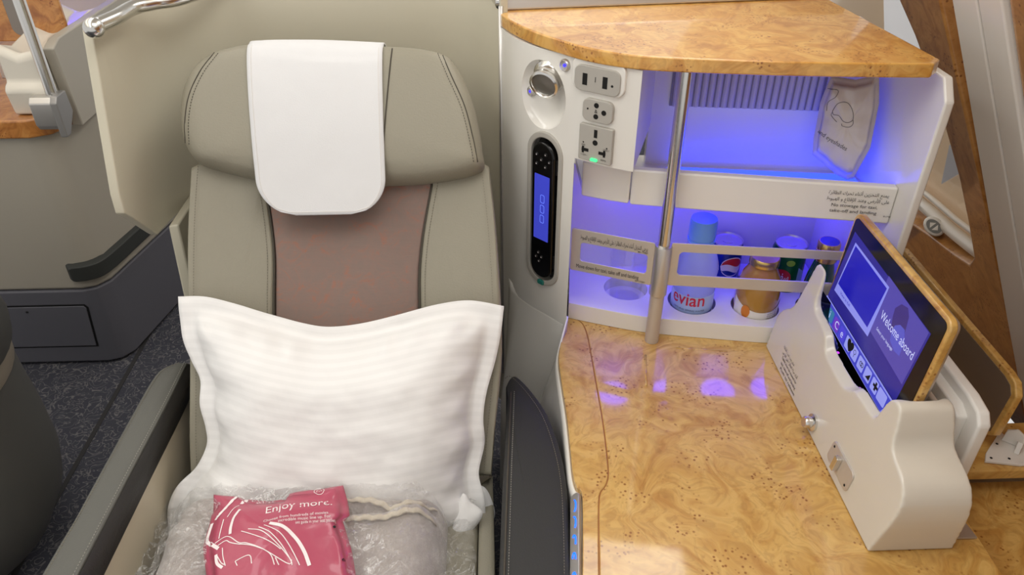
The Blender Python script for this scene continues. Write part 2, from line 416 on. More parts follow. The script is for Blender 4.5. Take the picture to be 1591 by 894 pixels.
# the window behind it
win = thing('window_1', 'cabin window', 'window', tuple(W(1.9, .6, -.1))); del win['category']; del win['label']; win['kind'] = 'structure'
wallprism('tan_glow_lining', [(1.2, TT), (1.2, TB), (2.6, TB), (2.6, TT)], -.09, -.06, mat('tan_glow_lining', (206, 184, 156), .35, coat=.6, emit=(196, 168, 134), estr=.28), 0, win)  # glow added to the lining, stands in for the pane's tan reflection
wallprism('window_side_lining', [(1.33, TT), (1.33, .75), (1.345, .75), (1.345, TT)], -.06, -.03, mat('tan_glow_lining'), 0, win)
wallprism('glowing_blind', [wp(1330, -120), wp(1500, -120), wp(1490, 200), wp(1345, 150)], -.058, -.050, mat('glowing_blind', (228, 226, 224), .5, emit=(214, 214, 216), estr=.42), .003, win)  # added glow imitates daylight through the blind
wallprism('window_shade_panel', [wp(1465, 225), wp(1494, 246), wp(1455, 285), wp(1430, 300), wp(1440, 240)], -.055, -.048, mat('shade_grey_glow', (150, 148, 148), .4, emit=(150, 148, 150), estr=.3), .003, win)  # glow added here too, to lift the grey panel
wallprism('window_pane', [(1.34, -.1), (1.34, .72), (2.2, .72), (2.2, -.1)], -.045, -.042, M_FILM, 0, win)
railp = [PL(px, py, W0+WN*.0, WN) for px, py in ((1400, 305), (1440, 340), (1470, 368), (1500, 392), (1518, 404))]
M_RAIL = mat('milky_clear_plastic', (222, 214, 202), .18, coat=.6)
tube('window_rail', [p+WN*.02 for p in railp], .016, M_RAIL, win, 12)
tube('window_rail', [p+WN*.03-WD*.035 for p in railp], .007, M_RAIL, win, 10)
hp = PL(1451, 352, W0, WN); ha = (PL(1470, 372, W0, WN)-PL(1432, 332, W0, WN)).normalized(); 
hn = -Vector(ray(1451, 352)).normalized(); hx = (ha-hn*ha.dot(hn)).normalized(); hy = hn.cross(hx)
hd = thing('window_shade_switch', 'white oval window shade switch with two grey arrow keys', 'switch', tuple(hp))
prism('housing', circ(.027, 24, 0, 0, .020), hp, hx, hy, hn, -.03, .022, mat('white_plastic', (232, 230, 224), .3), hd, .006)
prism('key_plate', circ(.020, 24, 0, 0, .0135), hp, hx, hy, hn, .022, .0235, mat('key_grey', (128, 130, 128), .4), hd)
for s in (-1, 1):
    prism('arrow_key', [(s*.013, 0), (s*.003, .009), (s*.003, -.009)], hp, hx, hy, hn, .0235, .0245, mat('white_plastic'), hd)

# ---- window ledge, sunk tray and step beside the table
led = thing('trim_1', 'ledge', 'ledge', (.9, .9, 0)); del led['label']; del led['category']; led['kind'] = 'structure'
prism('ledge_top', [(.735, .828), (1.06, .828), (1.04, .935), (.84, .935), (.84, 1.40), (.735, 1.40)], (0, 0, 0), (1, 0, 0), (0, 1, 0), (0, 0, 1), .545, .566, M_BURL, led, .003)
box('bin_floor', .80, 1.20, .90, 2.0, .20, .22, M_BURLW, led)
box('sunk_shelf', .716, 1.16, .2, .85, .50, .515, M_BURL, led, .002)
box('ledge_base', .72, .80, .2, 1.9, 0, .50, M_SIDE, led)
box('ledge_base', .80, 1.06, .2, .93, 0, .50, M_SIDE, led)

# ================================================================== SEAT
SO = Vector((0, .93, .45)); SS = Vector((0, .595, .804)).normalized(); SN = Vector((0, -SS.z, SS.y)); SX = Vector((1, 0, 0))
def ST(x, s, n=0.): return SO+SX*x+SS*s+SN*n
def sp(px, py, n=0.):
    p = PL(px, py, SO+SN*n, SN); return (p.x, (p-SO).dot(SS))
def spts(l, n=0.): return [sp(px, py, n) for px, py in l]
def csp2(l, n=5): return [(v.x, v.y) for v in cspline([(p[0], p[1], 0) for p in l], n)]
seat = thing('passenger_seat', 'reclined grey leather passenger seat with wide headrest and maroon woven centre', 'seat', (-.26, .8, 0))
XC = -.26
def dense(poly, step=.012):
    out = []
    for a, b in zip(poly, poly[1:]+poly[:1]):
        k = max(1, int(math.hypot(b[0]-a[0], b[1]-a[1])/step))
        out += [(a[0]+(b[0]-a[0])*i/k, a[1]+(b[1]-a[1])*i/k) for i in range(k)]
    return out
def soft_edge(w=.012, h=.012, m=5): return [(w*(1-math.cos(math.pi/2*i/m)), h*math.sin(math.pi/2*i/m)) for i in range(m+1)]
# backrest: two leather bolsters and the woven centre
bulge = lambda a, b, s, t: .022*abs((a-XC)/.26)**3 if s > 0 else 0
Ltop, Lbot = sp(412, 285), sp(425, 480)
Rtop, Rbot = sp(672, 285), sp(652, 480)
cl_l = [Ltop, ((Ltop[0]*.45+Lbot[0]*.55)+.006, (Ltop[1]+Lbot[1])/2), Lbot, (Lbot[0]-.004, .02)]
cl_r = [Rtop, ((Rtop[0]*.45+Rbot[0]*.55)-.006, (Rtop[1]+Rbot[1])/2), Rbot, (Rbot[0]+.004, .02)]
cl_l = [(v.x, v.y) for v in spline([(p[0], p[1], 0) for p in cl_l], 6)]; cl_r = [(v.x, v.y) for v in spline([(p[0], p[1], 0) for p in cl_r], 6)]
topS = Ltop[1]+.05
eL = spts([(303, 262), (298, 350), (297, 455), (300, 560)])+[(-.523, .10), (-.52, .02)]
eR = spts([(760, 262), (770, 350), (778, 470)])+[(.022, .22), (.008, .10), (.0, .02)]
eL = [(v.x, v.y) for v in spline([(p[0], p[1], 0) for p in eL], 5)]; eR = [(v.x, v.y) for v in spline([(p[0], p[1], 0) for p in eR], 5)]
outL = [(eL[0][0]+.04, topS)]+[(cl_l[0][0], topS)]+cl_l+eL[::-1]
outR = [(cl_r[0][0], topS), (eR[0][0]-.04, topS)]+eR+cl_r[::-1]
outC = [(cl_l[0][0], topS), (cl_r[0][0], topS)]+cl_r+cl_l[::-1]
def midc(o): return (sum(p[0] for p in o)/len(o), sum(p[1] for p in o)/len(o))
for nm, o_, m_, h in (('backrest_bolster', outL, M_LEATHER, .0), ('backrest_bolster', outR, M_LEATHER, .0), ('backrest_centre', outC, M_FABRIC, -.004)):
    o_ = dense(o_)
    c = midc(o_)
    inflate(nm, o_, lambda a, b, n, h=h: ST(a, b, n+h-.012), soft_edge(.010, .012)+[(1.3, .013), (1.6, .015), (1.85, .016)], m_, seat, back=[(0, .06), (1.5, .06)], hfun=bulge)
hb = lambda a: .022*abs((a-XC)/.26)**3
for cl, sgn in ((cl_l, -1), (cl_r, 1)):
    dashes('stitching', [ST(a+sgn*.010, b, .0015+hb(a)+.0005) for a, b in cl], M_STITCH, seat)
    tube('seam', [ST(a, b, -.004+hb(a)) for a, b in cl], .0022, M_SEAM, seat, 6)
for ed, sgn in ((eL, 1), (eR, -1)):
    dashes('stitching', [ST(a+sgn*.014, b, .0022+hb(a)) for a, b in ed], M_STITCH, seat)
# headrest
HN = .055
hout = spts([(278, 185), (281, 140), (296, 103), (322, 78), (350, 66), (380, 59), (440, 54), (520, 54), (600, 60), (650, 66), (690, 78), (712, 102), (733, 150), (745, 200), (750, 235), (752, 256), (738, 266),
             (700, 274), (650, 279), (600, 281), (540, 281), (470, 280), (415, 276), (370, 269), (330, 259), (300, 248), (284, 222)], HN)
ho = csp2(hout, 5); HC = midc(ho)
hcur = lambda a, b, s, t: (.030*abs((a-XC)/.27)**2.2-.007*((b-HC[1])/.13)**2 if s > 0 else 0)
hr = inflate('headrest', ho, lambda a, b, n: ST(a, b, n), [(.0, .010), (.002, .024), (.007, .036), (.015, .046), (.026, .052), (.045, .056), (1.3, .058), (1.5, .060), (1.7, .061), (1.9, .061)], M_LEATHER, seat,
             back=[(0, .0), (.001, .02), (.004, .034), (.02, .042), (1.6, .044)], hfun=hcur, center=HC)
from mathutils.bvhtree import BVHTree
def bvh(o): return BVHTree.FromPolygons([v.co[:] for v in o.data.vertices], [p.vertices[:] for p in o.data.polygons])
hbt = bvh(hr)
def hh(a, b):
    h, n_, i_, d_ = hbt.ray_cast(ST(a, b, .5), -SN)
    return (h-SO).dot(SN) if h is not None else .02
def seen(tree, l, k=5, lift=.0006):
    """points of a measured line where it lies on a surface"""
    out = []
    for v in spline([(px, py, 0) for px, py in l], k):
        h, n_, i_, d_ = tree.ray_cast(Vector(CAM), Vector(ray(v.x, v.y)))
        if h is not None: out.append(h+n_*lift*(1 if n_.dot(Vector(ray(v.x, v.y))) < 0 else -1))
    return out
tube('seam', seen(hbt, [(610, 72), (606, 105), (600, 170), (596, 230), (597, 270)]), .0012, M_SEAM, hr, 6)
for l_, sg in (([(686, 82), (700, 115), (722, 165), (735, 215), (742, 252)], -1), ([(333, 82), (310, 112), (293, 150), (287, 190), (288, 222)], 1)):
    tube('seam', seen(hbt, l_, 5, .0), .0011, M_SEAM, hr, 6)
    dashes('stitching', seen(hbt, [(x+sg*6, y+1) for x, y in l_]), M_SEAM, hr)
# seat cushion, side bolster, armrest
def cush(x, y, n): return Vector((x, y, .435+n))
co = dense([(-.525, .50), (-.035, .50), (-.022, .93), (-.03, 1.0), (-.50, 1.0), (-.523, .93)], .02)
inflate('seat_cushion', co, cush, soft_edge(.02, .018)+[(1.4, .022), (1.8, .026)], M_LEATHER, seat, back=[(0, .12), (1.6, .12)])
inflate('cushion_side', dense([(-.033, .50), (.004, .50), (.002, .96), (-.021, .94)], .012), cush, soft_edge(.006, .012)+[(1.5, .014)], M_LEATHER, seat, back=[(0, .12), (1.6, .12)])
base = box('seat_base', -.52, .0, .42, 1.1, .03, .33, M_SIDE, seat, .01)
# right padded side rest
rp = [U(px, py, z=.55) for px, py in ((786, 600), (793, 587), (803, 585), (826, 608), (850, 643), (868, 690), (880, 745), (885, 820), (887, 894))]
rp = [(p.x, p.y) for p in spline(rp, 5)]
rpo = dense(rp+[(.109, .45), (.002, .45), (.006, .66), (.018, .86), (.032, 1.06)], .012)
inflate('side_pad', rpo, lambda a, b, n: Vector((a, b, .54+n)), soft_edge(.008, .012)+[(1.4, .013), (1.8, .014)], M_LEATHERB, seat, back=[(0, .2), (1.6, .2)])
dashes('stitching', [Vector((a-.010, b-.006, .5535)) for a, b in rp[5:]], M_STITCH, seat)
dashes('stitching', [Vector((a+.012, b, .5535)) for a, b in [(.004, .45), (.008, .66), (.020, .86), (.033, 1.06)]], M_STITCHL, seat)
tube('piping', [Vector((a+.006, b, .553)) for a, b in [(.004, .45), (.008, .66), (.020, .86), (.033, 1.06)]], .0018, M_SEAM, seat, 6)
# left armrest
ZA = .605
aL = [U(px, py, z=ZA) for px, py in ((275, 563), (252, 573), (236, 592), (214, 630), (150, 745), (65, 894))]
aR = [U(px, py, z=ZA) for px, py in ((291, 563), (262, 622), (205, 730), (120, 894))]
dl = (aL[-1]-aL[-2]).normalized(); dr = (aR[-1]-aR[-2]).normalized()
ao = [(p.x, p.y) for p in spline(aL+[aL[-1]+dl*.25], 4)]+[(p.x, p.y) for p in spline((aR+[aR[-1]+dr*.25])[::-1], 4)]
ar = inflate('armrest', dense(ao, .012), lambda a, b, n: Vector((a, b, ZA-.006+n)), soft_edge(.004, .006)+[(1.5, .008)], M_LEATHERD, seat, back=[(0, .045), (1.4, .045)])
dashes('stitching', [p+Vector((-.005, 0, .001)) for p in spline(aR+[aR[-1]+dr*.2], 6)], M_STITCHL, ar)
dashes('stitching', [p+Vector((.005, -.003, .001)) for p in spline(aL+[aL[-1]+dl*.2], 6)], M_STITCH, ar)
sr = [U(px, py, z=ZA) for px, py in ((291, 563), (262, 622), (205, 730), (120, 894))]; sr.append(sr[-1]+dr*.25); sr = spline(sr, 4)
V = []; F = []
for i, p in enumerate(sr):
    V += [p+Vector((.001, 0, -.003)), p+Vector((.009, 0, -.012)), p+Vector((.011, 0, -.042)), p+Vector((.0, 0, -.048))]
for i in range(len(sr)-1): F += [(4*i+j, 4*i+j+1, 4*i+5+j, 4*i+4+j) for j in range(3)]
k = len(sr)-1; F += [(0, 1, 2, 3), (4*k, 4*k+1, 4*k+2, 4*k+3)]
obj('armrest_side', V, F, mat('armrest_black_leather', (40, 38, 36), .5, bump=(330, .2, 3)), ar, smooth=True)
# panel under the armrest
pan = [(sr[0].x+.004, sr[0].y+.03), (sr[-1].x+.004, sr[-1].y)]
x0, y0 = pan[0]; x1, y1 = pan[1]
obj('side_panel', [(x0, y0, .10), (x1, y1, .10), (x1, y1, .57), (x0, y0, .57), (x0-.035, y0, .10), (x1-.04, y1, .10), (x1-.04, y1, .57), (x0-.035, y0, .57)],
    [(0, 1, 2, 3), (4, 5, 6, 7), (0, 1, 5, 4), (1, 2, 6, 5), (2, 3, 7, 6), (3, 0, 4, 7)], M_SIDE, seat)

# ---- shell around the seat
shell = thing('seat_shell', 'cream curved privacy shell behind the grey leather seat with chrome top rail', 'seat shell', (-.28, 1.5, 0))
ZT = 1.168
plan = spline([(-.605, 1.15, 0), (-.606, 1.22, 0), (-.590, 1.34, 0), (-.545, 1.44, 0), (-.44, 1.505, 0), (-.28, 1.525, 0), (-.12, 1.52, 0), (-.03, 1.495, 0), (.012, 1.45, 0), (.033, 1.41, 0)], 6)
# front edge of the wing leans forward as it goes down
def front_y(z): return 1.238 - (ZT-z)*.30
Vv = []; Ff = []; zs = [ZT, 1.12, 1.05, .98, .92, .885, .865]
N = len(plan)
for k, z in enumerate(zs):
    for i, p in enumerate(plan):
        y = p.y; x = p.x
        if i < 8:
            f = i/8; y0_ = front_y(z) + (.035 if k == 6 else .008 if k == 5 else 0); y = y0_+(plan[8].y-y0_)*f
            x = plan[8].x + (-.606-plan[8].x)*(1-f)**.6
        zz = z
        if k == 6: zz = .865-.072*min(1, i/7)
        Vv.append(Vector((x, y, zz)))
for z in (.6, .2):
    Vv += [Vector((p.x, p.y, z)) for p in plan]
for k in range(8):
    i0 = 0 if k < 6 else 13
    Ff += [(k*N+i, k*N+i+1, (k+1)*N+i+1, (k+1)*N+i) for i in range(i0, N-1)]
sh = obj('shell_panel', Vv, Ff, M_CREAM, shell, smooth=True)
md = sh.modifiers.new('th', 'SOLIDIFY'); md.thickness = .016; md.offset = 1
md = sh.modifiers.new('bv', 'BEVEL'); md.width = .004; md.segments = 3; md.limit_method = 'ANGLE'
# lower narrow panel between the wing and the armrest
lp = [U(px, py, y=1.27) for px, py in ((262, 345), (284, 470))]
obj('lower_panel', [(-.580, 1.245, .812), (-.563, 1.25, .812), (-.570, 1.235, .50), (-.592, 1.23, .50), (-.580, 1.45, .812), (-.563, 1.45, .812), (-.570, 1.45, .5), (-.592, 1.45, .5)],
    [(0, 1, 2, 3), (4, 5, 6, 7), (0, 1, 5, 4), (1, 2, 6, 5), (2, 3, 7, 6), (3, 0, 4, 7)], M_CREAM, shell, bevel=.004)
# chrome rail and its ball end
rail = [U(px, py, z=ZT+.014) for px, py in ((150, 40), (180, 27), (207, 12), (240, 4), (285, -4))]
rail = rail+[Vector((-.43, 1.52, ZT+.014)), Vector((-.28, 1.54, ZT+.014)), Vector((-.10, 1.535, ZT+.014)), Vector((-.01, 1.50, ZT+.012)), Vector((.02, 1.455, ZT)), Vector((.036, 1.415, ZT-.012))]
tr = tube('top_rail', spline(rail, 6), .0115, M_CHROME, shell, 16)
lathe('rail_end_ball', [(.0155*math.sin(math.pi*i/12), -.0155*math.cos(math.pi*i/12)) for i in range(13)], rail[0]+Vector((-.003, -.004, -.002)), M_CHROME, tr, 24)
tube('corner_trim', [(.034, 1.412, z) for z in (ZT-.015, .9, .6, .3)], .0045, M_ALU, shell, 12)

# ---- headrest cover
CVtop = sp(480, 57, HN)[1]; CVlow = sp(490, 333, .06)[1]
CXL, CXR = sp(375, 75, HN+.03)[0], sp(590, 68, HN+.03)[0]
CYL, CYR = sp(394, 285, .085)[0], sp(596, 270, .085)[0]
HBOT = sp(480, 281, HN)[1]
_topc = {}
def top_at(x):
    k = round(x, 3)
    if k not in _topc:
        s = CVtop+.004
        while s > CVtop-.06 and hbt.ray_cast(ST(x, s, .5), -SN)[0] is None: s -= .001
        _topc[k] = s-.004
    return _topc[k]
def coverp(u, v):
    H = CVtop-CVlow; q = (v-.08)/.92; Q = max(q, 0)
    s = CVtop-H*Q; cx = (CXL+CXR)/2+((CYL+CYR)/2-(CXL+CXR)/2)*Q; half = ((CXR-CXL)+((CYR-CYL)-(CXR-CXL))*Q)/2
    d_ = s-CVlow; r = .062
    if d_ < r: half = half-r+math.sqrt(max(1e-8, r*r-(r-max(d_, 0))**2))
    x = cx+(u-.5)*2*half
    tp_ = top_at(x); s = CVlow+(s-CVlow)*(tp_+.004-CVlow)/(CVtop-CVlow)
    RL = HBOT+.062
    if s > RL: n = hh(x, min(s, tp_))+.003
    else:
        sl_ = min(.3, max(0., (hh(x, RL+.02)-hh(x, RL))/.02)); n = hh(x, RL)+.003-sl_*(RL-s)-.25*(RL-s)**2
    if q < 0:
        a = -q/.087; n = hh(x, tp_)+.003-.055*a; s = s+.009*math.sqrt(a)
    n += .0010*fbm(x*14, s*14)
    return ST(x, s, n)
cv = grid('headrest_cover', coverp, 28, 60, M_COVER, None, thick=.0022)
tag(cv, 'white felt headrest cover hanging over the grey leather headrest', 'headrest cover')
hem = [coverp(.03, v/60) for v in range(7, 59)]+[coverp(u/20, .985) for u in range(2, 19)]+[coverp(.97, v/60) for v in range(58, 6, -1)]
tube('hem', [p+SN*.0010 for p in hem], .0008, mat('hem_thread', (216, 213, 210), .9), cv, 5)

# ---- pillow leaning on the backrest
PN = .045
def side_fn(l):
    c = spline([(*sp(px, py, PN), 0) for px, py in l], 8); L = [0]
    for p, q in zip(c, c[1:]): L.append(L[-1]+(q-p).length)
    def f(t):
        t = t*L[-1]
        for i in range(len(c)-1):
            if t <= L[i+1]: return c[i].lerp(c[i+1], (t-L[i])/max(1e-9, L[i+1]-L[i]))
        return c[-1]
    return f
eT = side_fn([(277, 461), (318, 461), (365, 472), (420, 489), (470, 502), (510, 508), (560, 503), (620, 489), (680, 473), (730, 467), (783, 476)])
eRt = side_fn([(783, 476), (778, 520), (770, 560), (756, 610), (751, 650), (753, 690), (744, 735), (752, 770), (754, 800), (748, 850)])
eB = side_fn([(262, 842), (360, 858), (460, 864), (560, 866), (660, 862), (748, 850)])
eLt = side_fn([(277, 461), (283, 520), (296, 560), (311, 592), (313, 630), (320, 665), (321, 692), (306, 725), (277, 755), (262, 795), (262, 842)])
def coons(u, v):
    c00, c10, c01, c11 = eT(0), eT(1), eB(0), eB(1)
    return eT(u)*(1-v)+eB(u)*v+eLt(v)*(1-u)+eRt(v)*u-(c00*(1-u)*(1-v)+c10*u*(1-v)+c01*(1-u)*v+c11*u*v)
NU, NV = 84, 64; W_, H_ = .54, .46
def pf_(d):
    k = min(1., max(0., d-.028)/.155); return (1-(1-k)**2.3)**.62
V = []; F = []
for sgn in (1, -1):
    for j in range(NV+1):
        for i in range(NU+1):
            u, v = i/NU, j/NV; p = coons(u, v); du, dv = min(u, 1-u)*W_, min(v, 1-v)*H_; d = min(du, dv)
            h = .088*pf_(du)*pf_(dv)
            if sgn > 0:
                al = p.x if dv < du else p.y
                fl_ = max(0., 1-d/.03)
                h += .0015+fl_*.007*math.sin(al*42+1.3)*(.5+fbm(p.x*8, p.y*8, 3.))
                h += .0045*math.sin(al*95+3*fbm(p.x*6, p.y*6))*math.exp(-((d-.048)/.018)**2)
                h += (.0045*fbm(p.x*7, p.y*12, 2.)+.002*fbm(p.x*18, p.y*30, 5.))*min(1, d/.05)
                h += .010*math.exp(-((v-.70-.25*(u-.1))/.03)**2)*math.exp(-((u-.14)/.10)**2)
            else:
                al = p.x if dv < du else p.y; fl_ = max(0., 1-d/.03)
                h = -.46*h+(fl_*.007*math.sin(al*42+1.3)*(.5+fbm(p.x*8, p.y*8, 3.))-.0015)
            V.append(ST(p.x, p.y, PN+h))
M1 = (NU+1)*(NV+1)
for j in range(NV):
    for i in range(NU):
        k = j*(NU+1)+i; F += [(k, k+1, k+NU+2, k+NU+1), (M1+k, M1+k+NU+1, M1+k+NU+2, M1+k+1)]
bd = [i for i in range(NU+1)]+[j*(NU+1)+NU for j in range(1, NV+1)]+[NV*(NU+1)+i for i in range(NU-1, -1, -1)]+[j*(NU+1) for j in range(NV-1, 0, -1)]
F += [(bd[i], bd[(i+1) % len(bd)], M1+bd[(i+1) % len(bd)], M1+bd[i]) for i in range(len(bd))]
pl = obj('pillow', V, F, M_COTTON, None, smooth=True)
uvl = pl.data.uv_layers.new(name='UVMap')
for lp_i in pl.data.loops:
    k = lp_i.vertex_index % M1; uvl.data[lp_i.index].uv = ((k % (NU+1))/NU, (k//(NU+1))/NV)
tag(pl, 'white striped cotton pillow with a loose flanged edge leaning on the backrest', 'pillow')
fo = [sp(px, py, .075) for px, py in ((717, 770), (733, 781), (750, 798), (735, 822), (702, 838))]
inflate('folded_corner', csp2(fo, 8), lambda a, b, n: ST(a, b, n+.075+.02*(fo[0][1]-b)), [(0, .001), (.006, .004), (1.5, .007)], M_COTTON, pl, back=[(0, .001), (1.5, .001)])

fo2 = [sp(px, py, .03) for px, py in ((745, 755), (768, 790), (762, 815), (725, 840), (695, 862), (690, 800))]
inflate('pillow_under_flap', csp2(fo2, 8), lambda a, b, n: ST(a, b, n+.03), [(0, .001), (.01, .004), (1.5, .006)], M_COTTON, pl, back=[(0, .001), (1.5, .001)])

# ---- blanket wrapped in clear film
M_BLK = mat('grey_fleece', (176, 168, 163), .95, sheen=.4, bump=(260, .8, 3))
M_EDGE = mat('cream_fleece_binding', (206, 196, 178), .9, bump=(200, .5, 3))
bl = thing('wrapped_blanket', 'folded grey fleece blanket sealed in crinkled clear film on the seat', 'blanket', (-.31, .75, .45))
BX0, BX1, BY0, BY1 = -.525, -.075, .50, .895
def bprof(x, y):
    ex = min(1, max(0, (x-BX0)/.07))*min(1, max(0, (BX1-x)/.07)); ey = min(1, max(0, (BY1-y)/.07))
    return (ex*(2-ex))**.7*(ey*(2-ey))**.7
def bh(x, y): return .452+.085*bprof(x, y)
FOLDS = (.030, .062, .098)
def blank(u, v):
    x = BX0+(BX1-BX0)*u; y = BY0+(BY1-BY0)*v
    z = .4565+.078*bprof(x, y)+.005*fbm(x*9, y*9, 1.)*bprof(x, y)
    for k, f in enumerate(FOLDS):
        yy = BY1-f+.010*math.sin(x*22+k*2)+.004*math.sin(x*61+k); m_ = 1/(1+math.exp(-(x+.27)*60))
        d_ = y-yy; z += m_*(.010*math.exp(-(d_/.012)**2)-.012*math.exp(-((d_-.018)/.006)**2))*bprof(x, y)**.5
    d2 = (x+.47)*.6+(y-.78); z += .008*math.exp(-(d2/.02)**2)-.008*math.exp(-((d2-.03)/.012)**2)
    return Vector((x, y, max(z, .4565)))
grid('blanket', blank, 130, 110, M_BLK, bl)
for k, f in enumerate(FOLDS):
    pts = []
    for i in range(36):
        x = -.235+.145*i/35; y = BY1-f-.004+.010*math.sin(x*22+k*2)+.004*math.sin(x*61+k); q = blank((x-BX0)/(BX1-BX0), (y-BY0)/(BY1-BY0)); pts.append(q+Vector((0, 0, .002+.002*math.sin(i*1.3+k))))
    tube('blanket_binding', pts, [.0055*(.35+.65*min(1, i/6, (35-i)/6)) for i in range(36)], M_EDGE, bl, 8, flat=.5)
def film(u, v):
    x = BX0-.045+(BX1-BX0+.09)*u; y = BY0-.02+(BY1-BY0+.05)*v
    base_ = .462+.092*bprof(min(max(x, BX0), BX1), min(y, BY1))*min(1, (u/.1))*min(1, (1-u)/.1)
    r1 = 1-abs(fbm(x*16, y*16, 3., 2)); r2 = 1-abs(fbm(x*38+5, y*38, 9., 2)); r3 = 1-abs(fbm(x*80, y*60, 1., 1))
    z = base_+.016*(r1-.5)+.009*(r2-.5)+.004*(r3-.5)
    return Vector((x+.006*fbm(x*40, y*40, 4.), y+.010*fbm(x*20, 7., 1.), max(z, .463)))
grid('clear_film', film, 220, 170, M_CRINKLE, bl, smooth=False)

# ---- pink headphone bag
BO = Vector((0, .86, .568)); BV = Vector((0, -.17, -.012)).normalized(); BU = Vector((1, 0, 0)); BN = BU.cross(-BV)
def bp_(px, py):
    p = PL(px, py, BO, BN)-BO; return (p.dot(BU), p.dot(BV))
def bagh(a, b):
    return .005*fbm(a*11, b*11, 3.)+.002*fbm(a*34, b*30, 6.)+.008*max(0, math.sin((b-.03)*14))*math.exp(-((a+.33)/.09)**2)-.006*math.exp(-((b-.055)/.012)**2)
def B3(a, b, n=0.): return BO+BU*a+BV*b+BN*(n+bagh(a, b))
M_PINK = mat('pink_polythene', (176, 76, 99), .32, coat=.35, bump=(60, .3, 3))
bag_px = [(332, 769), (368, 771), (380, 776), (445, 777), (450, 768), (460, 765), (490, 764), (533, 754), (540, 778), (543, 800), (533, 812), (541, 838), (548, 862), (553, 894), (556, 930), (545, 960), (430, 962), (325, 955), (322, 900), (316, 852), (326, 815)]
bpoly = dense([bp_(*q) for q in bag_px], .008)
bag = inflate('headphone_bag', bpoly, lambda a, b, n: B3(a, b, n), [(0, .001), (.006, .004), (.014, .008)]+[(1+t_, .008+.014*math.sin(t_*math.pi/2)) for t_ in (.12, .2, .3, .4, .5, .6, .7, .8, .9)], M_PINK, None, back=[(0, .001), (.02, .006), (1.5, .010)])
tag(bag, 'pink plastic headphone bag printed with white lines lying on the wrapped blanket', 'bag')
bt = BVHTree.FromPolygons([v.co[:] for v in bag.data.vertices], [p.vertices[:] for p in bag.data.polygons])
def on_bag(a, b):
    p = B3(a, b, .0); h, n_, i_, d_ = bt.ray_cast(p+BN*.2, -BN)
    return (h if h is not None else p)+BN*.0007
def ribbon(pl_px, wpx, name='printed_line'):
    P = [Vector((*bp_(*q), 0)) for q in pl_px]; P = spline(P, 6) if len(P) > 2 else [P[0].lerp(P[1], i/12) for i in range(13)]
    V = []; F = []
    for i, p in enumerate(P):
        t = (P[min(i+1, len(P)-1)]-P[max(i-1, 0)]).normalized(); e = Vector((-t.y, t.x, 0))*(wpx/2*.00085)
        V += [on_bag(p.x+e.x, p.y+e.y), on_bag(p.x-e.x, p.y-e.y)]
    F = [(2*i, 2*i+1, 2*i+3, 2*i+2) for i in range(len(P)-1)]
    obj(name, V, F, M_WINK, bag)
zz = lambda l: [(310+x/6, 745+y/6) for x, y in l]
ribbon(zz([(350, 155), (270, 280), (160, 410)]), 6); ribbon(zz([(125, 430), (100, 520), (80, 600), (130, 660), (205, 720)]), 6)
ribbon(zz([(445, 190), (400, 265)]), 6); ribbon(zz([(385, 285), (330, 340), (280, 410)]), 1.6); ribbon(zz([(405, 350), (350, 430), (320, 520), (318, 600)]), 5)
ribbon(zz([(245, 425), (225, 520), (208, 625)]), 1.8); ribbon(zz([(180, 770), (190, 850), (240, 894)]), 5)
ribbon(zz([(690, 525), (820, 560), (920, 640), (1000, 760), (1050, 894)]), 6)
for l in ([(425, 585), (560, 640), (700, 700), (790, 755)], [(490, 570), (600, 590), (700, 660), (800, 750), (870, 830)], [(590, 560), (700, 620), (800, 720), (880, 850), (890, 894)], [(640, 545), (780, 610), (870, 720), (940, 850), (960, 894)],
          [(170, 665), (290, 620), (400, 690), (470, 705), (600, 750), (760, 830), (870, 880), (885, 840)], [(200, 690), (280, 660), (340, 690), (560, 740), (690, 800), (730, 894)], [(245, 720), (250, 800), (270, 880)], [(190, 780), (230, 850), (265, 870)],
          [(365, 850), (500, 812), (525, 894)], [(365, 850), (385, 894)], [(740, 830), (770, 894)]):
    ribbon(zz(l), 1.6)
def bagtext(s, size, px, py, rot, width=None, name='printed_words', clip=None):
    a0, b0 = bp_(px, py); c, s_ = math.cos(rot), math.sin(rot)
    fn = lambda x, y: on_bag(a0+x*c+y*s_*1.0, b0-(y*c-x*s_)*1.0 - 2*0)
    fn = lambda x, y: on_bag(a0+x*c-y*s_, b0-(x*s_+y*c))
    text(name, s, size, (0, 0, 0), (1, 0, 0), (0, 1, 0), M_WINK, bag, fn=fn, width=width)
bagtext('Enjoy more.', .024, 416, 814, .22, .096)
bagtext('Choose from hundreds of movies', .0075, 415, 831, .23, .092)
bagtext('incredible music line up. For', .0075, 438, 832, .23, .074)
bagtext('see guide in your seat pocket', .0075, 464, 832, .23, .056)
ribbon([(497+8*math.cos(i*.5), 768+7*math.sin(i*.5)) for i in range(14)], 1.0); ribbon([(497+4*math.cos(i*.5), 768+3.5*math.sin(i*.5)) for i in range(14)], .8)
for px, py in ((521.5, 827), (536, 879)):
    a0, b0 = bp_(px, py)
    obj('punched_hole', [on_bag(a0+.0022*math.cos(i*.6), b0+.0022*math.sin(i*.6))+BN*.0003 for i in range(10)], [tuple(range(10))], M_HOLE, bag)

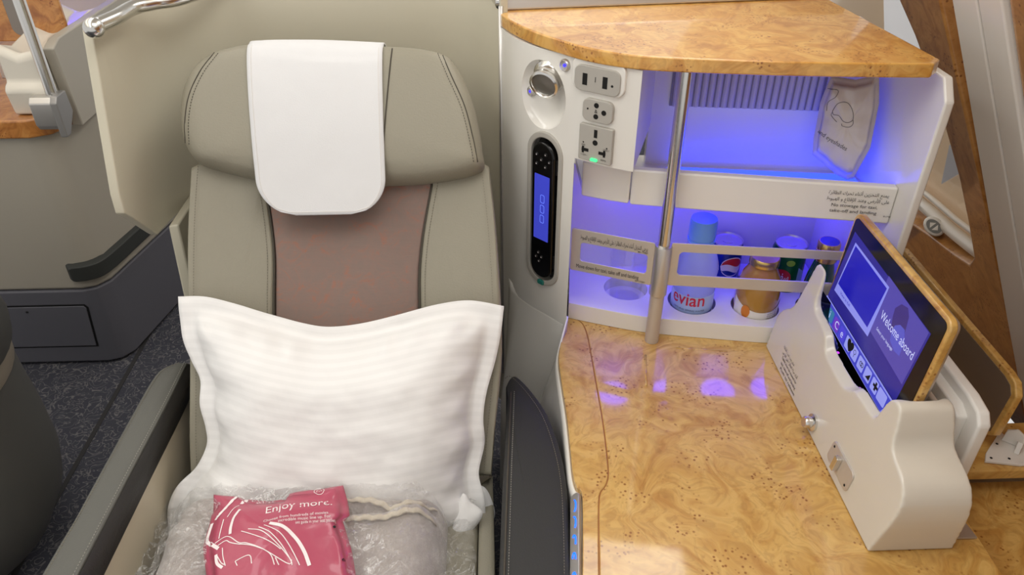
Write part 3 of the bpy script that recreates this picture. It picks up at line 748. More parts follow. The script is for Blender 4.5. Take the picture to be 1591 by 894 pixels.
# ================================================================== SIDE CONSOLE
TZ = .565
FC = spline([(.034, 1.41, 0), (.055, 1.345, 0), (.085, 1.298, 0), (.118, 1.262, 0), (.155, 1.222, 0), (.20, 1.188, 0), (.247, 1.163, 0)], 6)
def on_face(px, py):
    """where the sight line meets the curved console front: point, tangent (to the right), outward normal"""
    d = ray(px, py); best = None
    for a, b in zip(FC, FC[1:]):
        ex, ey = b.x-a.x, b.y-a.y; den = d[0]*ey-d[1]*ex
        if abs(den) < 1e-9: continue
        t = ((a.x-CAM[0])*ey-(a.y-CAM[1])*ex)/den; s = ((a.x-CAM[0])*d[1]-(a.y-CAM[1])*d[0])/den
        if -.001 <= s <= 1.001 and t > 0:
            p = Vector(CAM+d*t); T = Vector((ex, ey, 0)).normalized(); best = (p, T, Vector((T.y, -T.x, 0)))
    return best
UP = Vector((0, 0, 1))
con = thing('side_console', 'pearl white side console with sockets and blue-lit open shelves beside the seat', 'console', (.4, 1.3, 0))
iS = min(range(len(FC)), key=lambda i: abs(FC[i].x-.155))
colp = [(p.x, p.y) for p in FC]+[(.313, 1.36), (.313, 1.44), (.034, 1.44)]
column = prism('console_column', colp, (0, 0, 0), (1, 0, 0), (0, 1, 0), UP, 0, 1.117, M_WHITE, con)
cut(column, [prism('niche_cut', [(FC[iS].x, FC[iS].y-.1), (.5, 1.0), (.5, 1.5), (.178, 1.5), (FC[iS].x, FC[iS].y)], (0, 0, 0), (1, 0, 0), (0, 1, 0), UP, -.1, .945, M_WHITE)])
# carve: lamp scoop and handset pocket
lp_, lt, ln = on_face(842, 148)
def ell(name, c, T, N, a, b, d):
    pr = [(math.sin(math.pi*i/16), -math.cos(math.pi*i/16)) for i in range(17)]; V = []; F = []; n = 40
    for r_, h_ in pr: V += [c+T*(a*r_*math.cos(2*math.pi*j/n))+UP*(b*r_*math.sin(2*math.pi*j/n))+N*(d*h_) for j in range(n)]
    for i in range(16): F += [(i*n+j, i*n+(j+1) % n, (i+1)*n+(j+1) % n, (i+1)*n+j) for j in range(n)]
    o = obj(name, V, F, M_WHITE); bm = bmesh.new(); bm.from_mesh(o.data); bmesh.ops.remove_doubles(bm, verts=bm.verts, dist=1e-6); bmesh.ops.recalc_face_normals(bm, faces=bm.faces); bm.to_mesh(o.data); bm.free(); return o
hp_, ht, hn_ = on_face(846, 330)
pill = lambda w_, h_: rr(w_, h_, w_/2-.0005, 10)
cut(column, [ell('scoop', lp_+ln*.006, lt, ln, .056, .062, .032)])
c2 = prism('pocket', pill(.068, .305), hp_, ht, UP, hn_, -.018, .05, M_WHITE)
cut(column, [c2])
soften(column, .004, 3, 30)
# reading lamp
ax_ = Vector((-.46, -.84, -.28)).normalized(); axx = ax_.cross(UP).normalized(); ayy = ax_.cross(axx)
lc, _, _ = on_face(850, 122)
lamp = lathe('reading_lamp', [(.027, -.03), (.030, -.016), (.030, -.004), (.026, .0), (.0245, .002), (.0245, .014), (.026, .016), (.026, .022), (.0225, .024), (.021, .022), (.019, .010), (0, .008)], lc-ln*.004, M_CHROME, con, 36, axx, ayy, ax_)
lathe('lamp_lens', [(.0205, .018), (0, .020)], lc-ln*.004, mat('lamp_lens_grey', (128, 124, 116), .35, .6), lamp, 28, axx, ayy, ax_)
def button(px, py, r_, parent, glow=True):
    p, T, N = on_face(px, py)
    o_ = lathe('lamp_button', [(r_, -.010), (r_, .003), (r_*.8, .0055), (r_*.75, .004), (r_*.45, .003), (0, .0032)], p, M_ALU, parent, 24, T, UP, N)
    lathe('indicator_light', [(r_*.28, .003), (r_*.24, .0045), (0, .005)], p, mat('indicator_blue', (40, 40, 220), .3, emit=(60, 50, 255), estr=1.6), o_, 12, T, UP, N)
button(879, 101, .0105, con)
p, T, N = on_face(817, 144); p = p-N*.012
o_ = lathe('lamp_button', [(.0095, -.010), (.0095, .002), (.007, .004), (.003, .003), (0, .003)], p, M_ALU, con, 20, T, UP, N)
lathe('indicator_light', [(.0028, .003), (0, .0045)], p, mat('indicator_blue'), o_, 12, T, UP, N)
# sockets
def plate(name, px, py, w_, h_, r_, lift=.006, m_=M_GREYP, recess=True):
    p, T, N = on_face(px, py)
    o_ = prism(name, rr(w_, h_, r_), p, T, UP, N, -.006, lift, m_, con, .0015)
    return o_, p+N*lift, T, N
def hole(o_, p, T, N, cx, cy, pts, nm='socket_hole', m_=M_HOLE):
    prism(nm, [(x+cx, y+cy) for x, y in pts], p, T, UP, N, -.001, .0004, m_, o_)
rect = lambda w_, h_: [(-w_/2, -h_/2), (w_/2, -h_/2), (w_/2, h_/2), (-w_/2, h_/2)]
o_, p, T, N = plate('usb_panel', 930, 124, .082, .042, .012)
p0_, T0_, N0_ = on_face(930, 121); prism('panel_surround', rr(.096, .056, .016), p0_+UP*.002, T0_, UP, N0_, -.006, .0022, M_WHITE, con, .002)
for cx in (-.0215, .0145): hole(o_, p, T, N, cx, -.001, rect(.0085, .019), 'usb_slot')
hole(o_, p, T, N, .0275, -.004, circ(.0021, 12))
text('usb_mark', 'ψ', .014, p+T*-.008+UP*-.004, T, UP, M_INK, o_)
o_, p, T, N = plate('headset_socket', 930.5, 172, .055, .038, .011)
for cx, cy in ((0, .010), (0, -.009), (.014, .0)): hole(o_, p, T, N, cx-.002, cy, circ(.0044, 16))
hole(o_, p, T, N, -.0175, .002, circ(.0016, 10)); text('headset_mark', '&', .009, p+T*-.005+UP*-.003, T, UP, M_INK, o_)
o_, p, T, N = plate('power_socket', 927, 223, .062, .064, .003)
hole(o_, p, T, N, 0, .019, rect(.006, .014)); hole(o_, p, T, N, 0, .003, circ(.0048, 14))
for s in (-1, 1):
    hole(o_, p, T, N, s*.016-.002, -.013, rect(.013, .0055)); hole(o_, p, T, N, s*.016-.002+.004*s, -.013, rect(.004, .012))
    hole(o_, p, T, N, s*.022, .0 if s < 0 else -.002, circ(.0014, 8))
text('socket_mark', '115V~', .0048, p+T*-.026+UP*-.024, T, UP, M_INK, o_); text('socket_mark', '60Hz', .0048, p+T*.012+UP*-.026, T, UP, M_INK, o_)
text('socket_mark', 'PED', .0042, p+T*-.025+UP*-.006, T, UP, M_INK, o_); text('socket_mark', 'ONLY', .0042, p+T*.016+UP*-.007, T, UP, M_INK, o_)
prism('indicator_light', rr(.013, .005, .002, 4), p+UP*-.0275, T, UP, N, -.002, .003, mat('indicator_green', (60, 200, 110), .3, emit=(70, 230, 140), estr=1.2), o_, .0005)
# handset pocket bezel
bz = prism('handset_bezel', rr(.083, .322, .0412, 10), hp_, ht, UP, hn_, -.006, .005, M_GREYP, con, .002, hole=rr(.064, .300, .0318, 10))
prism('pocket_floor', pill(.067, .303), hp_, ht, UP, hn_, -.0178, -.0168, mat('pocket_dark', (70, 68, 64), .5), con)
prism('release_key', rr(.016, .010, .003, 4), hp_+UP*-.155, ht, UP, hn_, .001, .008, mat('teal_key', (40, 120, 110), .4), con, .001)

# ---- handset
hs = thing('handset', 'black game-pad handset with blue screen clipped upright in the console pocket', 'handset', tuple(hp_-UP*.14))
hbd = prism('handset_body', rr(.054, .285, .0265, 10), hp_, ht, UP, hn_, -.0165, .009, M_BLACK, hs, .005)
hscr = mat('handset_screen', (36, 40, 130), .2, emit=(62, 70, 190), estr=.75)
prism('screen', rr(.036, .135, .001, 2), hp_+UP*.012, ht, UP, hn_, .0085, .0095, hscr, hs)
ico = mat('icon_blue', (90, 110, 220), .3, emit=(96, 120, 230), estr=.8)
for k in range(3): prism('screen_icon', rr(.010, .017, .003, 4), hp_+UP*(.032-.021*k)+ht*.002, ht, UP, hn_, .0095, .0099, ico, hs, hole=rr(.008, .015, .0024, 4))
for cx, cy in ((-.013, .118), (-.013, .100), (.008, .122), (.008, .098), (-.002, .110), (.017, .110), (-.004, -.085), (.004, -.093), (-.010, -.096), (-.002, -.104)):
    lathe('handset_key', [(.0034, .0085), (.0034, .0105), (.0025, .0115), (0, .0117)], hp_+ht*cx+UP*cy, M_MBLACK, hs, 12, ht, UP, hn_)
    lathe('key_mark', [(.0012, .0116), (0, .012)], hp_+ht*cx+UP*cy, M_WINK, hs, 8, ht, UP, hn_)
prism('side_trigger', rr(.006, .030, .002, 4), hp_+ht*.027+UP*.10, ht, UP, hn_, -.006, .003, M_MBLACK, hs, .001)
prism('side_trigger', rr(.006, .030, .002, 4), hp_+ht*.027-UP*.10, ht, UP, hn_, -.006, .003, M_MBLACK, hs, .001)

# ---- niches
FL = spline([(.2605, 1.227, 0), (.35, 1.208, 0), (.5, 1.178, 0), (.697, 1.139, 0)], 6)
lip = [(p.x, p.y) for p in FL]; lipb = [(p.x+.002, p.y+.018) for p in FL]
shelf_lip = prism('shelf_lip', lip+lipb[::-1], (0, 0, 0), (1, 0, 0), (0, 1, 0), UP, .848, .918, M_WHITE, con, .004)
FL2 = spline([(.176, 1.266, 0), (.215, 1.247, 0), (.259, 1.2295, 0)], 5)
prism('shelf_lip', [(p.x, p.y) for p in FL2]+[(.262, 1.248), (.182, 1.284)], (0, 0, 0), (1, 0, 0), (0, 1, 0), UP, .848, .918, M_WHITE, con, .004)
prism('shelf_board', [(.180, 1.275), (.262, 1.243), (.36, 1.221), (.5, 1.193), (.698, 1.153), (.70, 1.40), (.180, 1.40)], (0, 0, 0), (1, 0, 0), (0, 1, 0), UP, .850, .866, M_WHITE, con)
M_LEDU = mat('blue_light_panel', (60, 90, 230), .4, emit=(38, 58, 255), estr=3.2)
M_LEDD = mat('violet_light_strip', (110, 100, 255), .4, emit=(58, 40, 255), estr=7.0)
M_LEDS = mat('violet_spot_lens', (110, 100, 255), .4, emit=(62, 44, 255), estr=12)
prism('light_panel', [(.35, 1.245), (.50, 1.220), (.69, 1.194), (.69, 1.292), (.35, 1.340)], (0, 0, 0), (1, 0, 0), (0, 1, 0), UP, .866, .869, M_LEDU, con)
for x_ in (.29, .42, .54, .66): lathe('spot_lamp', [(.037, .846), (.039, .850)], (x_, 1.350, 0), M_LEDS, con, 24)
# back wall of the upper niche with its slatted vent
A = Vector((.311, 1.362, 0)); Bp = Vector((.702, 1.312, 0)); TW = (Bp-A).normalized(); NW = Vector((TW.y, -TW.x, 0))
obj('niche_back', [A+UP*.866, Bp+UP*.866, Bp+UP*1.117, A+UP*1.117]+[v+Vector((0, .014, 0)) for v in (A+UP*.866, Bp+UP*.866, Bp+UP*1.117, A+UP*1.117)],
    [(0, 1, 2, 3), (7, 6, 5, 4), (0, 4, 5, 1), (1, 5, 6, 2), (2, 6, 7, 3), (3, 7, 4, 0)], M_WHITE, con)

def on_back(px, py): return PL(px, py, A+NW*.002, NW)
g0, g1 = on_back(1042, 168), on_back(1274, 160)
zb = (g0.z+g1.z)/2-.004
frame_c = (g0+g1)/2; gw = (g1-g0).length
vb = prism('vent_backing', rect(gw+.006, .118), Vector((frame_c.x, frame_c.y, zb+.0585)), TW, UP, NW, -.001, .002, mat('vent_shadow', (140, 136, 146), .6), con)
ns = 21; sl_me = None
for i in range(ns):
    c = g0+(g1-g0)*((i+.5)/ns); c.z = zb+.06; hw = gw/ns*.44
    pts = [(-hw, 0), (-hw*.8, .004), (-hw*.3, .0062), (hw*.3, .0062), (hw*.8, .004), (hw, 0)]
    if sl_me is None:
        s_ = prism('vent_slat', pts, (0, 0, 0), TW, NW, UP, -.06, .055, mat('vent_slat_grey', (196, 192, 196), .45), vb); sl_me = s_.data
        s_.location = c
    else:
        s_ = bpy.data.objects.new('vent_slat', sl_me); COL.objects.link(s_); s_.parent = vb; s_.location = c
# right cheek
ck = [(1.118, 1.117), (1.093, 1.085), (1.093, TZ), (1.46, TZ), (1.46, 1.117)]
cheek = prism('end_panel', ck, (0, 0, 0), (0, 1, 0), UP, (1, 0, 0), .698, .714, M_WHITE, con, .004)
prism('lower_back', [(.178, 1.40), (.70, 1.40), (.70, 1.43), (.178, 1.43)], (0, 0, 0), (1, 0, 0), (0, 1, 0), UP, TZ, .851, M_WHITE, con)
kp = U(1357, 372, x=.698)
prism('latch_button', rr(.014, .032, .0069, 6), kp, (0, -1, 0), UP, (-1, 0, 0), -.001, .004, M_ALU, con, .001)
# drinks tray with round wells
TF = spline([(.164, 1.268, 0), (.24, 1.238, 0), (.315, 1.213, 0), (.44, 1.188, 0), (.56, 1.169, 0), (.697, 1.166, 0)], 5)
tray = prism('drinks_tray', [(p.x, p.y) for p in TF]+[(.697, 1.40), (.179, 1.40)], (0, 0, 0), (1, 0, 0), (0, 1, 0), UP, TZ+.0005, .604, M_WHITE, con)
wells = {'water': (.415, 1.266, .048), 'juice': (.538, 1.242, .047), 'cup': (.288, 1.317, .045), 'cola': (.500, 1.352, .037), 'green': (.622, 1.325, .038), 'tonic': (.655, 1.238, .033)}
cut(tray, [lathe('well', [(r_, .578), (r_, .65)], (x, y, 0), M_WHITE, None, 40, sharp=True) for x, y, r_ in wells.values()])
soften(tray, .003, 3, 40)

# ---- text on the lip
def liptext(s, px, py, w_, size, name='notice_text'):
    # right aligned notice lines on the lip front
    pa = U(px, py, y=1.143); T = Vector((.197, -.039, 0)).normalized()
    pa.y = 1.139+(.697-pa.x)*.198-.0012
    text(name, s, size, pa, T, UP, M_INK, shelf_lip, align='RIGHT', width=w_, depth=.0006)
AR1, AR2 = 'يمنع التخزين أثناء تحرك الطائرة', 'على الأرض وعند الإقلاع و الهبوط'
liptext(arab(AR1), 1380, 306, .098, .0092); liptext(arab(AR2), 1380, 315.5, .103, .0092)
liptext('No stowage for taxi,', 1363, 325, .076, .0086); liptext('take-off and landing', 1361, 333.5, .078, .0086); liptext('80-17080', 1381, 336, .012, .004)

# ---- guard: pole, sleeve, label plate and rail
gd = thing('bottle_guard', 'satin metal guard rail on a chrome pole in front of the drinks', 'guard rail', (.322, 1.188, TZ))
PX, PY = .322, 1.188
lathe('pole', [(.0112, .775), (.0112, 1.117)], (PX, PY, 0), M_CHROME, gd, 24)
lathe('lower_pole', [(.0135, TZ+.0005), (.0135, .69)], (PX, PY, 0), M_ALUW, gd, 24)
lathe('sleeve', [(.0135, .676), (.0165, .679), (.0165, .782), (.0155, .785), (.0115, .785)], (PX, PY, 0), M_ALU, gd, 28)
T = Vector((.69-.336, 1.136-1.186, 0)).normalized(); N = Vector((T.y, -T.x, 0)); o0 = Vector((.336, 1.186, .745))
L_ = .362
prism('guard_bar', rr(L_, .092, .003, 6, L_/2), o0, T, UP, N, -.0015, .0015, M_ALUW, gd, .0006, hole=rr(L_-.020, .050, .008, 6, L_/2+.006, .003))
P0, P1 = U(889, 354, z=.791), Vector((.306, 1.186, .791))
T = (Vector((P1.x, P1.y, 0))-Vector((P0.x, P0.y, 0))); L_ = T.length; T.normalize(); N = Vector((T.y, -T.x, 0)); o0 = Vector((P0.x, P0.y, .745))
lbp = prism('label_plate', rr(L_, .092, .004, 6, L_/2), o0, T, UP, N, -.0015, .0015, M_ALUW, gd, .0006, hole=rr(L_-.030, .041, .006, 6, L_/2+.004, -.002))
text('notice_text', arab('يرجى التنزيل أثناء تحرك الطائرة على الأرض وعند الإقلاع و الهبوط'), .0125, o0+T*(L_-.012)+UP*.027, T, UP, M_INK, lbp, align='RIGHT', width=L_-.030, depth=.002)
text('notice_text', 'Move down for taxi, take off and landing', .0125, o0+T*.012+UP*-.038, T, UP, M_INK, lbp, width=L_-.036, depth=.002)
text('notice_text', '80-17087', .005, o0+T*(L_-.03)+UP*-.0435, T, UP, M_INK, lbp, depth=.002)
text('notice_text', '80-17087', .005, o0+T*(L_-.03)+UP*.0205, T, UP, M_INK, lbp, depth=.002)

# ---- burl top slab with the metal ledge behind it
tp = [U(px, py, z=1.141) for px, py in ((778, 22), (795, 33), (820, 45), (850, 56), (900, 71), (950, 81), (1000, 87), (1060, 90.5), (1200, 95.5), (1330, 98), (1452, 99))]
tpo = [(p.x, p.y) for p in spline(tp, 4)]
c1, c2_ = U(1461, 92, z=1.141), U(1290, 0, z=1.141)
back_r = (c2_.x-.01, c2_.y+.03)
tpo += [(c1.x, c1.y), (c2_.x, c2_.y), back_r, (.036, 1.435)]
slab = prism('burl_counter', tpo, (0, 0, 0), (1, 0, 0), (0, 1, 0), UP, 1.1185, 1.141, M_BURLTOP, None, .003)
tag(slab, 'glossy golden burl wood slab capping the white side console', 'countertop')
tl = obj('console_top_rail', [(.036, 1.425, 1.1415), (.70, 1.495, 1.1415), (.70, 1.54, 1.1415), (.036, 1.50, 1.1415), (.036, 1.432, 1.175), (.70, 1.502, 1.175), (.70, 1.54, 1.175), (.036, 1.50, 1.175)],
    [(0, 1, 2, 3), (4, 5, 6, 7), (0, 1, 5, 4), (1, 2, 6, 5), (2, 3, 7, 6), (3, 0, 4, 7)], mat('brushed_silver', (214, 212, 208), .3, .6), None, bevel=.004)
tag(tl, 'silver metal rail along the back edge of the burl console top', 'rail')

# ---- burl table top with a routed groove, its rim and the control strip
gpx = [(893, 494), (905, 503), (912, 520), (918, 550), (925, 590), (934, 640), (941, 690), (945, 735), (941, 754), (932, 768), (930, 800), (931, 894)]
gr = spline([U(px, py, z=TZ) for px, py in gpx], 4); gr.append(gr[-1]+(gr[-1]-gr[-2]).normalized()*.25)
epx = [(883, 494), (875, 520), (868, 553), (872, 590), (880, 640), (886, 695), (890, 735), (896, 757), (905, 773), (905, 894)]
ed = spline([U(px, py, z=TZ) for px, py in epx], 4); ed.append(ed[-1]+(ed[-1]-ed[-2]).normalized()*.25)
tb = thing('side_table', 'broad glossy burl wood table top with a curved routed left edge', 'table', (.4, .8, 0))
yb_ = gr[-1].y
prism('table_top', [(p.x+.0012, p.y) for p in gr]+[(.716, yb_), (.716, 1.20), (.716, 1.43), (.178, 1.43), (.182, 1.29)], (0, 0, 0), (1, 0, 0), (0, 1, 0), UP, TZ-.022, TZ, M_BURL, tb, .0012)
prism('table_rim', [(p.x, p.y) for p in ed]+[(p.x-.0006, p.y) for p in gr[::-1]], (0, 0, 0), (1, 0, 0), (0, 1, 0), UP, TZ-.022, TZ-.0004, M_BURL, tb, .003)
prism('groove_bed', [(p.x+.004, p.y) for p in gr]+[(p.x-.004, p.y) for p in gr[::-1]], (0, 0, 0), (1, 0, 0), (0, 1, 0), UP, TZ-.0222, TZ-.0018, mat('groove_brown', (158, 104, 52), .4), tb)
box('table_base', .155, .71, .45, 1.39, .02, TZ-.0225, M_SIDE, tb)
# raised strip lines routed in the table
for l in (((1003, 552), (1004, 600)), ((1050, 541), (1130, 546))):
    a, b = (U(px, py, z=TZ) for px, py in l); tube('inlay_line', [a, (a+b)/2, b], .0022, M_BURL, tb, 8, flat=.5)
# fairing below the table edge, seen beside the seat pad
zr1 = (.600, .575, .53, .45, .30, .02); of1 = (-.004, -.0015, .004, .022, .044, .05)
zr2 = (TZ-.010, TZ-.025, .50, .45, .30, .02); of2 = (.0, .003, .014, .030, .040, .040)
rows = []
for i in range(4, iS+1):
    T_ = (FC[min(i+1, iS)]-FC[i-1]).normalized(); N_ = Vector((T_.y, -T_.x, 0)); f_ = max(0, (i-iS+6)/6)**2*.0
    rows.append([FC[i]+N_*o_*min(1, (i-3)/5)+UP*z_ for z_, o_ in zip(zr1, of1)])
for p in [q for q in ed if q.y < 1.19]:
    k_ = max(0., min(1., (p.y-.98)/.14)); b_ = max(0, (p.y-1.07)/.12)
    rows.append([Vector((p.x-.002-o2*k_-.004*(1-k_)*(j_ > 0), p.y-.4*o2*k_, z2)) for j_, (z2, o2) in enumerate(zip(zr2, of2))])
V = [v for r__ in rows for v in r__]; F = []
for i in range(len(rows)-1): F += [(6*i+j, 6*i+j+1, 6*i+7+j, 6*i+6+j) for j in range(5)]
fa = obj('table_fairing', V, F, M_WHITE, tb, smooth=True); md = fa.modifiers.new('th', 'SOLIDIFY'); md.thickness = .004; md.offset = 0
# seat control strip with blue keys
cs = thing('seat_controls', 'narrow silver seat control strip with glowing blue keys on the table edge', 'control panel', (.115, .7, .5))
s0, s1 = U(894, 772, z=.556), U(894, 894, z=.556); dS = (s1-s0).normalized(); sN = Vector((-.75, 0, .66)); sT = dS; sX = sT.cross(sN)
wd = .013
prism('strip_body', rr(.26, .019, .009, 6, .125), s0, sT, sN.cross(sT), sN, -.004, .0025, M_ALU, cs, .001)
keyb = mat('key_blue_glow', (10, 50, 240), .3, emit=(8, 84, 255), estr=3.2)
for k, dd in enumerate((.020, .052, .086, .117, .150, .185)):
    pts = [s0+sT*(dd+.011*math.cos(i*.42+.5*k)) + sN.cross(sT)*(.0035*math.sin(i*.42+.5*k)) + sN*.0028 for i in range(8)]
    tube('lit_key', pts, .0011, keyb, cs, 6)

# ================================================================== DRINKS IN THE NICHE
M_WATER = mat('clear_water_bottle', (206, 218, 244), .06, trans=.55, ior=1.2)
wx, wy, _ = wells['water']
wb = thing('water_bottle', 'small clear water bottle with a pale blue cap and red lettering', 'bottle', (wx, wy, .578))
lathe('bottle_body', [(.0, .5785), (.037, .5785), (.041, .583), (.042, .60), (.0412, .612), (.042, .62), (.042, .668), (.0405, .676), (.042, .686), (.0405, .698), (.036, .715), (.028, .732), (.021, .744), (.021, .765), (0, .765)], (wx, wy, 0), M_WATER, wb, 40)
lathe('label_band', [(.0424, .600), (.0424, .640)], (wx, wy, 0), mat('label_film', (176, 196, 236), .3), wb, 40)
lathe('cap', [(.0255, .754), (.0262, .756), (.0262, .788), (.0245, .796), (0, .797)], (wx, wy, 0), mat('blue_cap', (120, 176, 246), .3), wb, 32)
lathe('neck_ring', [(.0215, .747), (.0268, .748), (.0268, .753), (.0215, .754)], (wx, wy, 0), mat('blue_cap'), wb, 32)
def wrap(cx, cy, r_, z0, a0):
    """lettering bent round an upright cylinder; a0 = bearing of the middle"""
    return lambda x, y: Vector((cx+r_*math.sin(a0+x/r_), cy-r_*math.cos(a0+x/r_), z0+y))
text('brand_print', 'evian', .042, (0, 0, 0), (1, 0, 0), UP, mat('print_red', (206, 30, 70), .5), wb, align='CENTER', fn=wrap(wx, wy, .0428, .619, -.50), width=.070, bold=.01)
text('brand_print', 'NATURAL SPRING WATER', .0055, (0, 0, 0), (1, 0, 0), UP, mat('print_navy', (40, 50, 120), .5), wb, align='CENTER', fn=wrap(wx, wy, .0428, .606, -.40), width=.066)
def can(name, key, label, body, r_=.033, top=.697):
    x, y, _ = wells[key]
    t = thing(name, label, 'can', (x, y, .5785))
    lathe('can_body', [(r_*.75, .5785), (r_*.82, .579), (r_, .590), (r_, top-.016), (r_*.90, top-.005)], (x, y, 0), body, t, 36)
    lathe('can_lid', [(r_*.90, top-.005), (r_*.93, top-.001), (r_*.91, top), (r_*.86, top-.004), (0, top-.004)], (x, y, 0), M_ALU, t, 36)
    prism('pull_tab', circ(.011, 16, 0, -.004, .007), (x, y, 0), (.9, -.4, 0), (.4, .9, 0), UP, top-.004, top-.0028, M_ALU, t, .0004)
    return t, x, y, r_
t, x, y, r_ = can('soda_can', 'cola', 'blue cola can with a red and white wave emblem', mat('cola_blue', (16, 44, 140), .25, .3))
def patch(name, x, y, r_, zf0, zf1, a0, a1, m_, parent, n=18):
    V = []; F = []
    for i in range(n+1):
        u = i/n; a = a0+(a1-a0)*u; V += [Vector((x+r_*math.sin(a), y-r_*math.cos(a), zf0(u))), Vector((x+r_*math.sin(a), y-r_*math.cos(a), zf1(u)))]
    F = [(2*i, 2*i+2, 2*i+3, 2*i+1) for i in range(n)]
    return obj(name, V, F, m_, parent, smooth=True)
ring = lambda u, R: R*math.sqrt(max(0, 1-(2*u-1)**2))
patch('emblem_white', x, y, r_+.0003, lambda u: .648-ring(u, .023), lambda u: .648+ring(u, .023), -.55, .95, M_WINK, t)
patch('emblem_red', x, y, r_+.0006, lambda u: .648+.004*math.sin(u*6)+.003 if u < .94 else .65, lambda u: max(.648+ring(u, .021), .648+.004*math.sin(u*6)+.003), -.50, .90, mat('emblem_red', (206, 32, 36), .4), t)
patch('emblem_blue', x, y, r_+.0006, lambda u: min(.648-ring(u, .021), .645+.004*math.sin(u*6)-.006), lambda u: .642+.004*math.sin(u*6)-.006, -.50, .90, mat('cola_blue'), t)
text('brand_print', 'NATURAL', .008, (0, 0, 0), (1, 0, 0), UP, M_INK, t, align='CENTER', fn=wrap(x, y, r_+.0006, .606, .1), width=.034)
t, x, y, r_ = can('soda_can', 'green', 'green lemonade can with a red round badge in white Arabic script', mat('lime_green', (22, 108, 52), .25, .3), .0345, .703)
patch('badge_red', x, y, r_+.0004, lambda u: .636-ring(u, .019), lambda u: .636+ring(u, .019), -1.05, -.02, mat('emblem_red'), t)
text('brand_print', arab('سفن'), .026, (0, 0, 0), (1, 0, 0), UP, M_WINK, t, align='CENTER', fn=wrap(x, y, r_+.0009, .630, -.52), width=.026, bold=.02)
patch('lime_print', x, y, r_+.0004, lambda u: .672-ring(u, .007), lambda u: .672+ring(u, .007), -.45, .05, mat('lime_yellow', (150, 196, 60), .4), t)
patch('pale_band', x, y, r_+.0004, lambda u: .60, lambda u: .66-.02*u, .35, 1.1, mat('pale_green_print', (150, 190, 190), .4), t)
# juice
jx, jy, _ = wells['juice']
jb = thing('juice_bottle', 'small glass bottle of golden juice with a white paper label', 'bottle', (jx, jy, .578))
lathe('bottle_body', [(0, .5785), (.039, .5785), (.042, .583), (.0425, .60), (.0435, .635), (.042, .66), (.036, .682), (.028, .698), (.024, .706), (.024, .714), (0, .714)], (jx, jy, 0), mat('juice_gold', (176, 128, 48), .12, coat=1.), jb, 40)
lathe('cap', [(.0265, .706), (.0285, .708), (.0285, .721), (.0265, .7235), (0, .7235)], (jx, jy, 0), mat('gold_cap', (214, 184, 110), .25, 1.), jb, 36)
patch('paper_label', jx, jy, .0440, lambda u: .581, lambda u: .618+.020*(2*u-1)**2, -1.5, 1.5, mat('label_paper', (238, 232, 220), .6), jb, 30)
patch('fruit_print', jx, jy, .0443, lambda u: .615-ring(u, .014), lambda u: .615+ring(u, .014), -.98, -.56, mat('orange_print', (216, 128, 40), .5), jb)
text('brand_print', 'apple', .016, (0, 0, 0), (1, 0, 0), UP, M_INK, jb, align='CENTER', fn=wrap(jx, jy, .0444, .589, -.55), width=.034)
for k in range(7):
    text('small_print', 'nutrition facts per'[k:k+13], .004, (0, 0, 0), (1, 0, 0), UP, M_INK, jb, align='CENTER', fn=wrap(jx, jy, .0444, .618-.005*k, .50), width=.024)
# tonic bottle
tx, ty, _ = wells['tonic']
tn = thing('mixer_bottle', 'dark green glass bottle with a ribbed gold screw cap', 'bottle', (tx, ty, .578))
lathe('bottle_body', [(0, .5785), (.027, .5785), (.029, .582), (.029, .65), (.026, .676), (.020, .704), (.018, .714), (.018, .73), (0, .73)], (tx, ty, 0), mat('green_glass', (20, 70, 44), .1, coat=1.), tn, 36)
cp = lathe('cap', [(.0205, .716), (.0212, .718), (.0212, .727), (.0203, .728), (.0212, .729), (.0212, .738), (.0203, .739), (.0212, .740), (.0212, .752), (.0195, .756), (0, .756)], (tx, ty, 0), mat('gold_cap'), tn, 32)
lathe('cap_top', [(.0180, .7561), (0, .7568)], (tx, ty, 0), mat('cap_top_blue_light', (60, 70, 160), .3), cp, 24)  # blue shelf light painted onto the cap top
patch('gold_label', tx, ty, .0293, lambda u: .60, lambda u: .645, -1.2, 1.2, mat('gold_label', (150, 120, 50), .4), tn)
# plastic cup
ux, uy, _ = wells['cup']
film_like = M_FILM
cup = lathe('drinking_cup', [(0, .5785), (.030, .5785), (.0325, .583), (.0375, .683), (.0385, .684), (.0380, .685), (.0365, .683), (.0315, .585), (.029, .582), (0, .582)], (ux, uy, 0), film_like, None, 40)
tag(cup, 'clear empty plastic cup behind the metal label plate', 'cup')
# eyeshade pouch
q0 = U(1315, 200, y=1.245); pn = Vector((-.42, -.88, .22)).normalized(); px_ = UP.cross(pn).normalized()*1; px_ = Vector((-pn.y, pn.x, 0)).normalized(); py_ = pn.cross(px_)
if px_.x < 0: px_ = -px_; py_ = pn.cross(px_)
def pq(px, py):
    p = PL(px, py, q0, pn)-q0; return (p.dot(px_), p.dot(py_))
pout = dense([pq(*q) for q in ((1292, 118), (1330, 124), (1366, 116), (1366, 160), (1358, 200), (1352, 230), (1338, 255), (1326, 277), (1316, 279), (1300, 272), (1280, 254), (1262, 240), (1264, 215), (1270, 185), (1274, 160), (1282, 140))], .006)
def pw(a, b): return .004*fbm(a*25, b*25, 8.)+.0025*fbm(a*60, b*50, 2.)
pouch = inflate('eyeshade_pouch', pout, lambda a, b, n: q0+px_*a+py_*b+pn*(n+pw(a, b)), [(0, .0005), (.006, .003), (.014, .010)]+[(1+t_, .010+.014*math.sin(t_*math.pi/2)) for t_ in (.15, .25, .35, .5, .65, .8, .9)], mat('pale_foil_wrap', (206, 198, 192), .28, coat=.5), None, back=[(0, .0005), (.014, .006), (1.5, .012)])
tag(pouch, 'pale sealed pouch printed with eyeshades leaning in the upper niche', 'pouch')
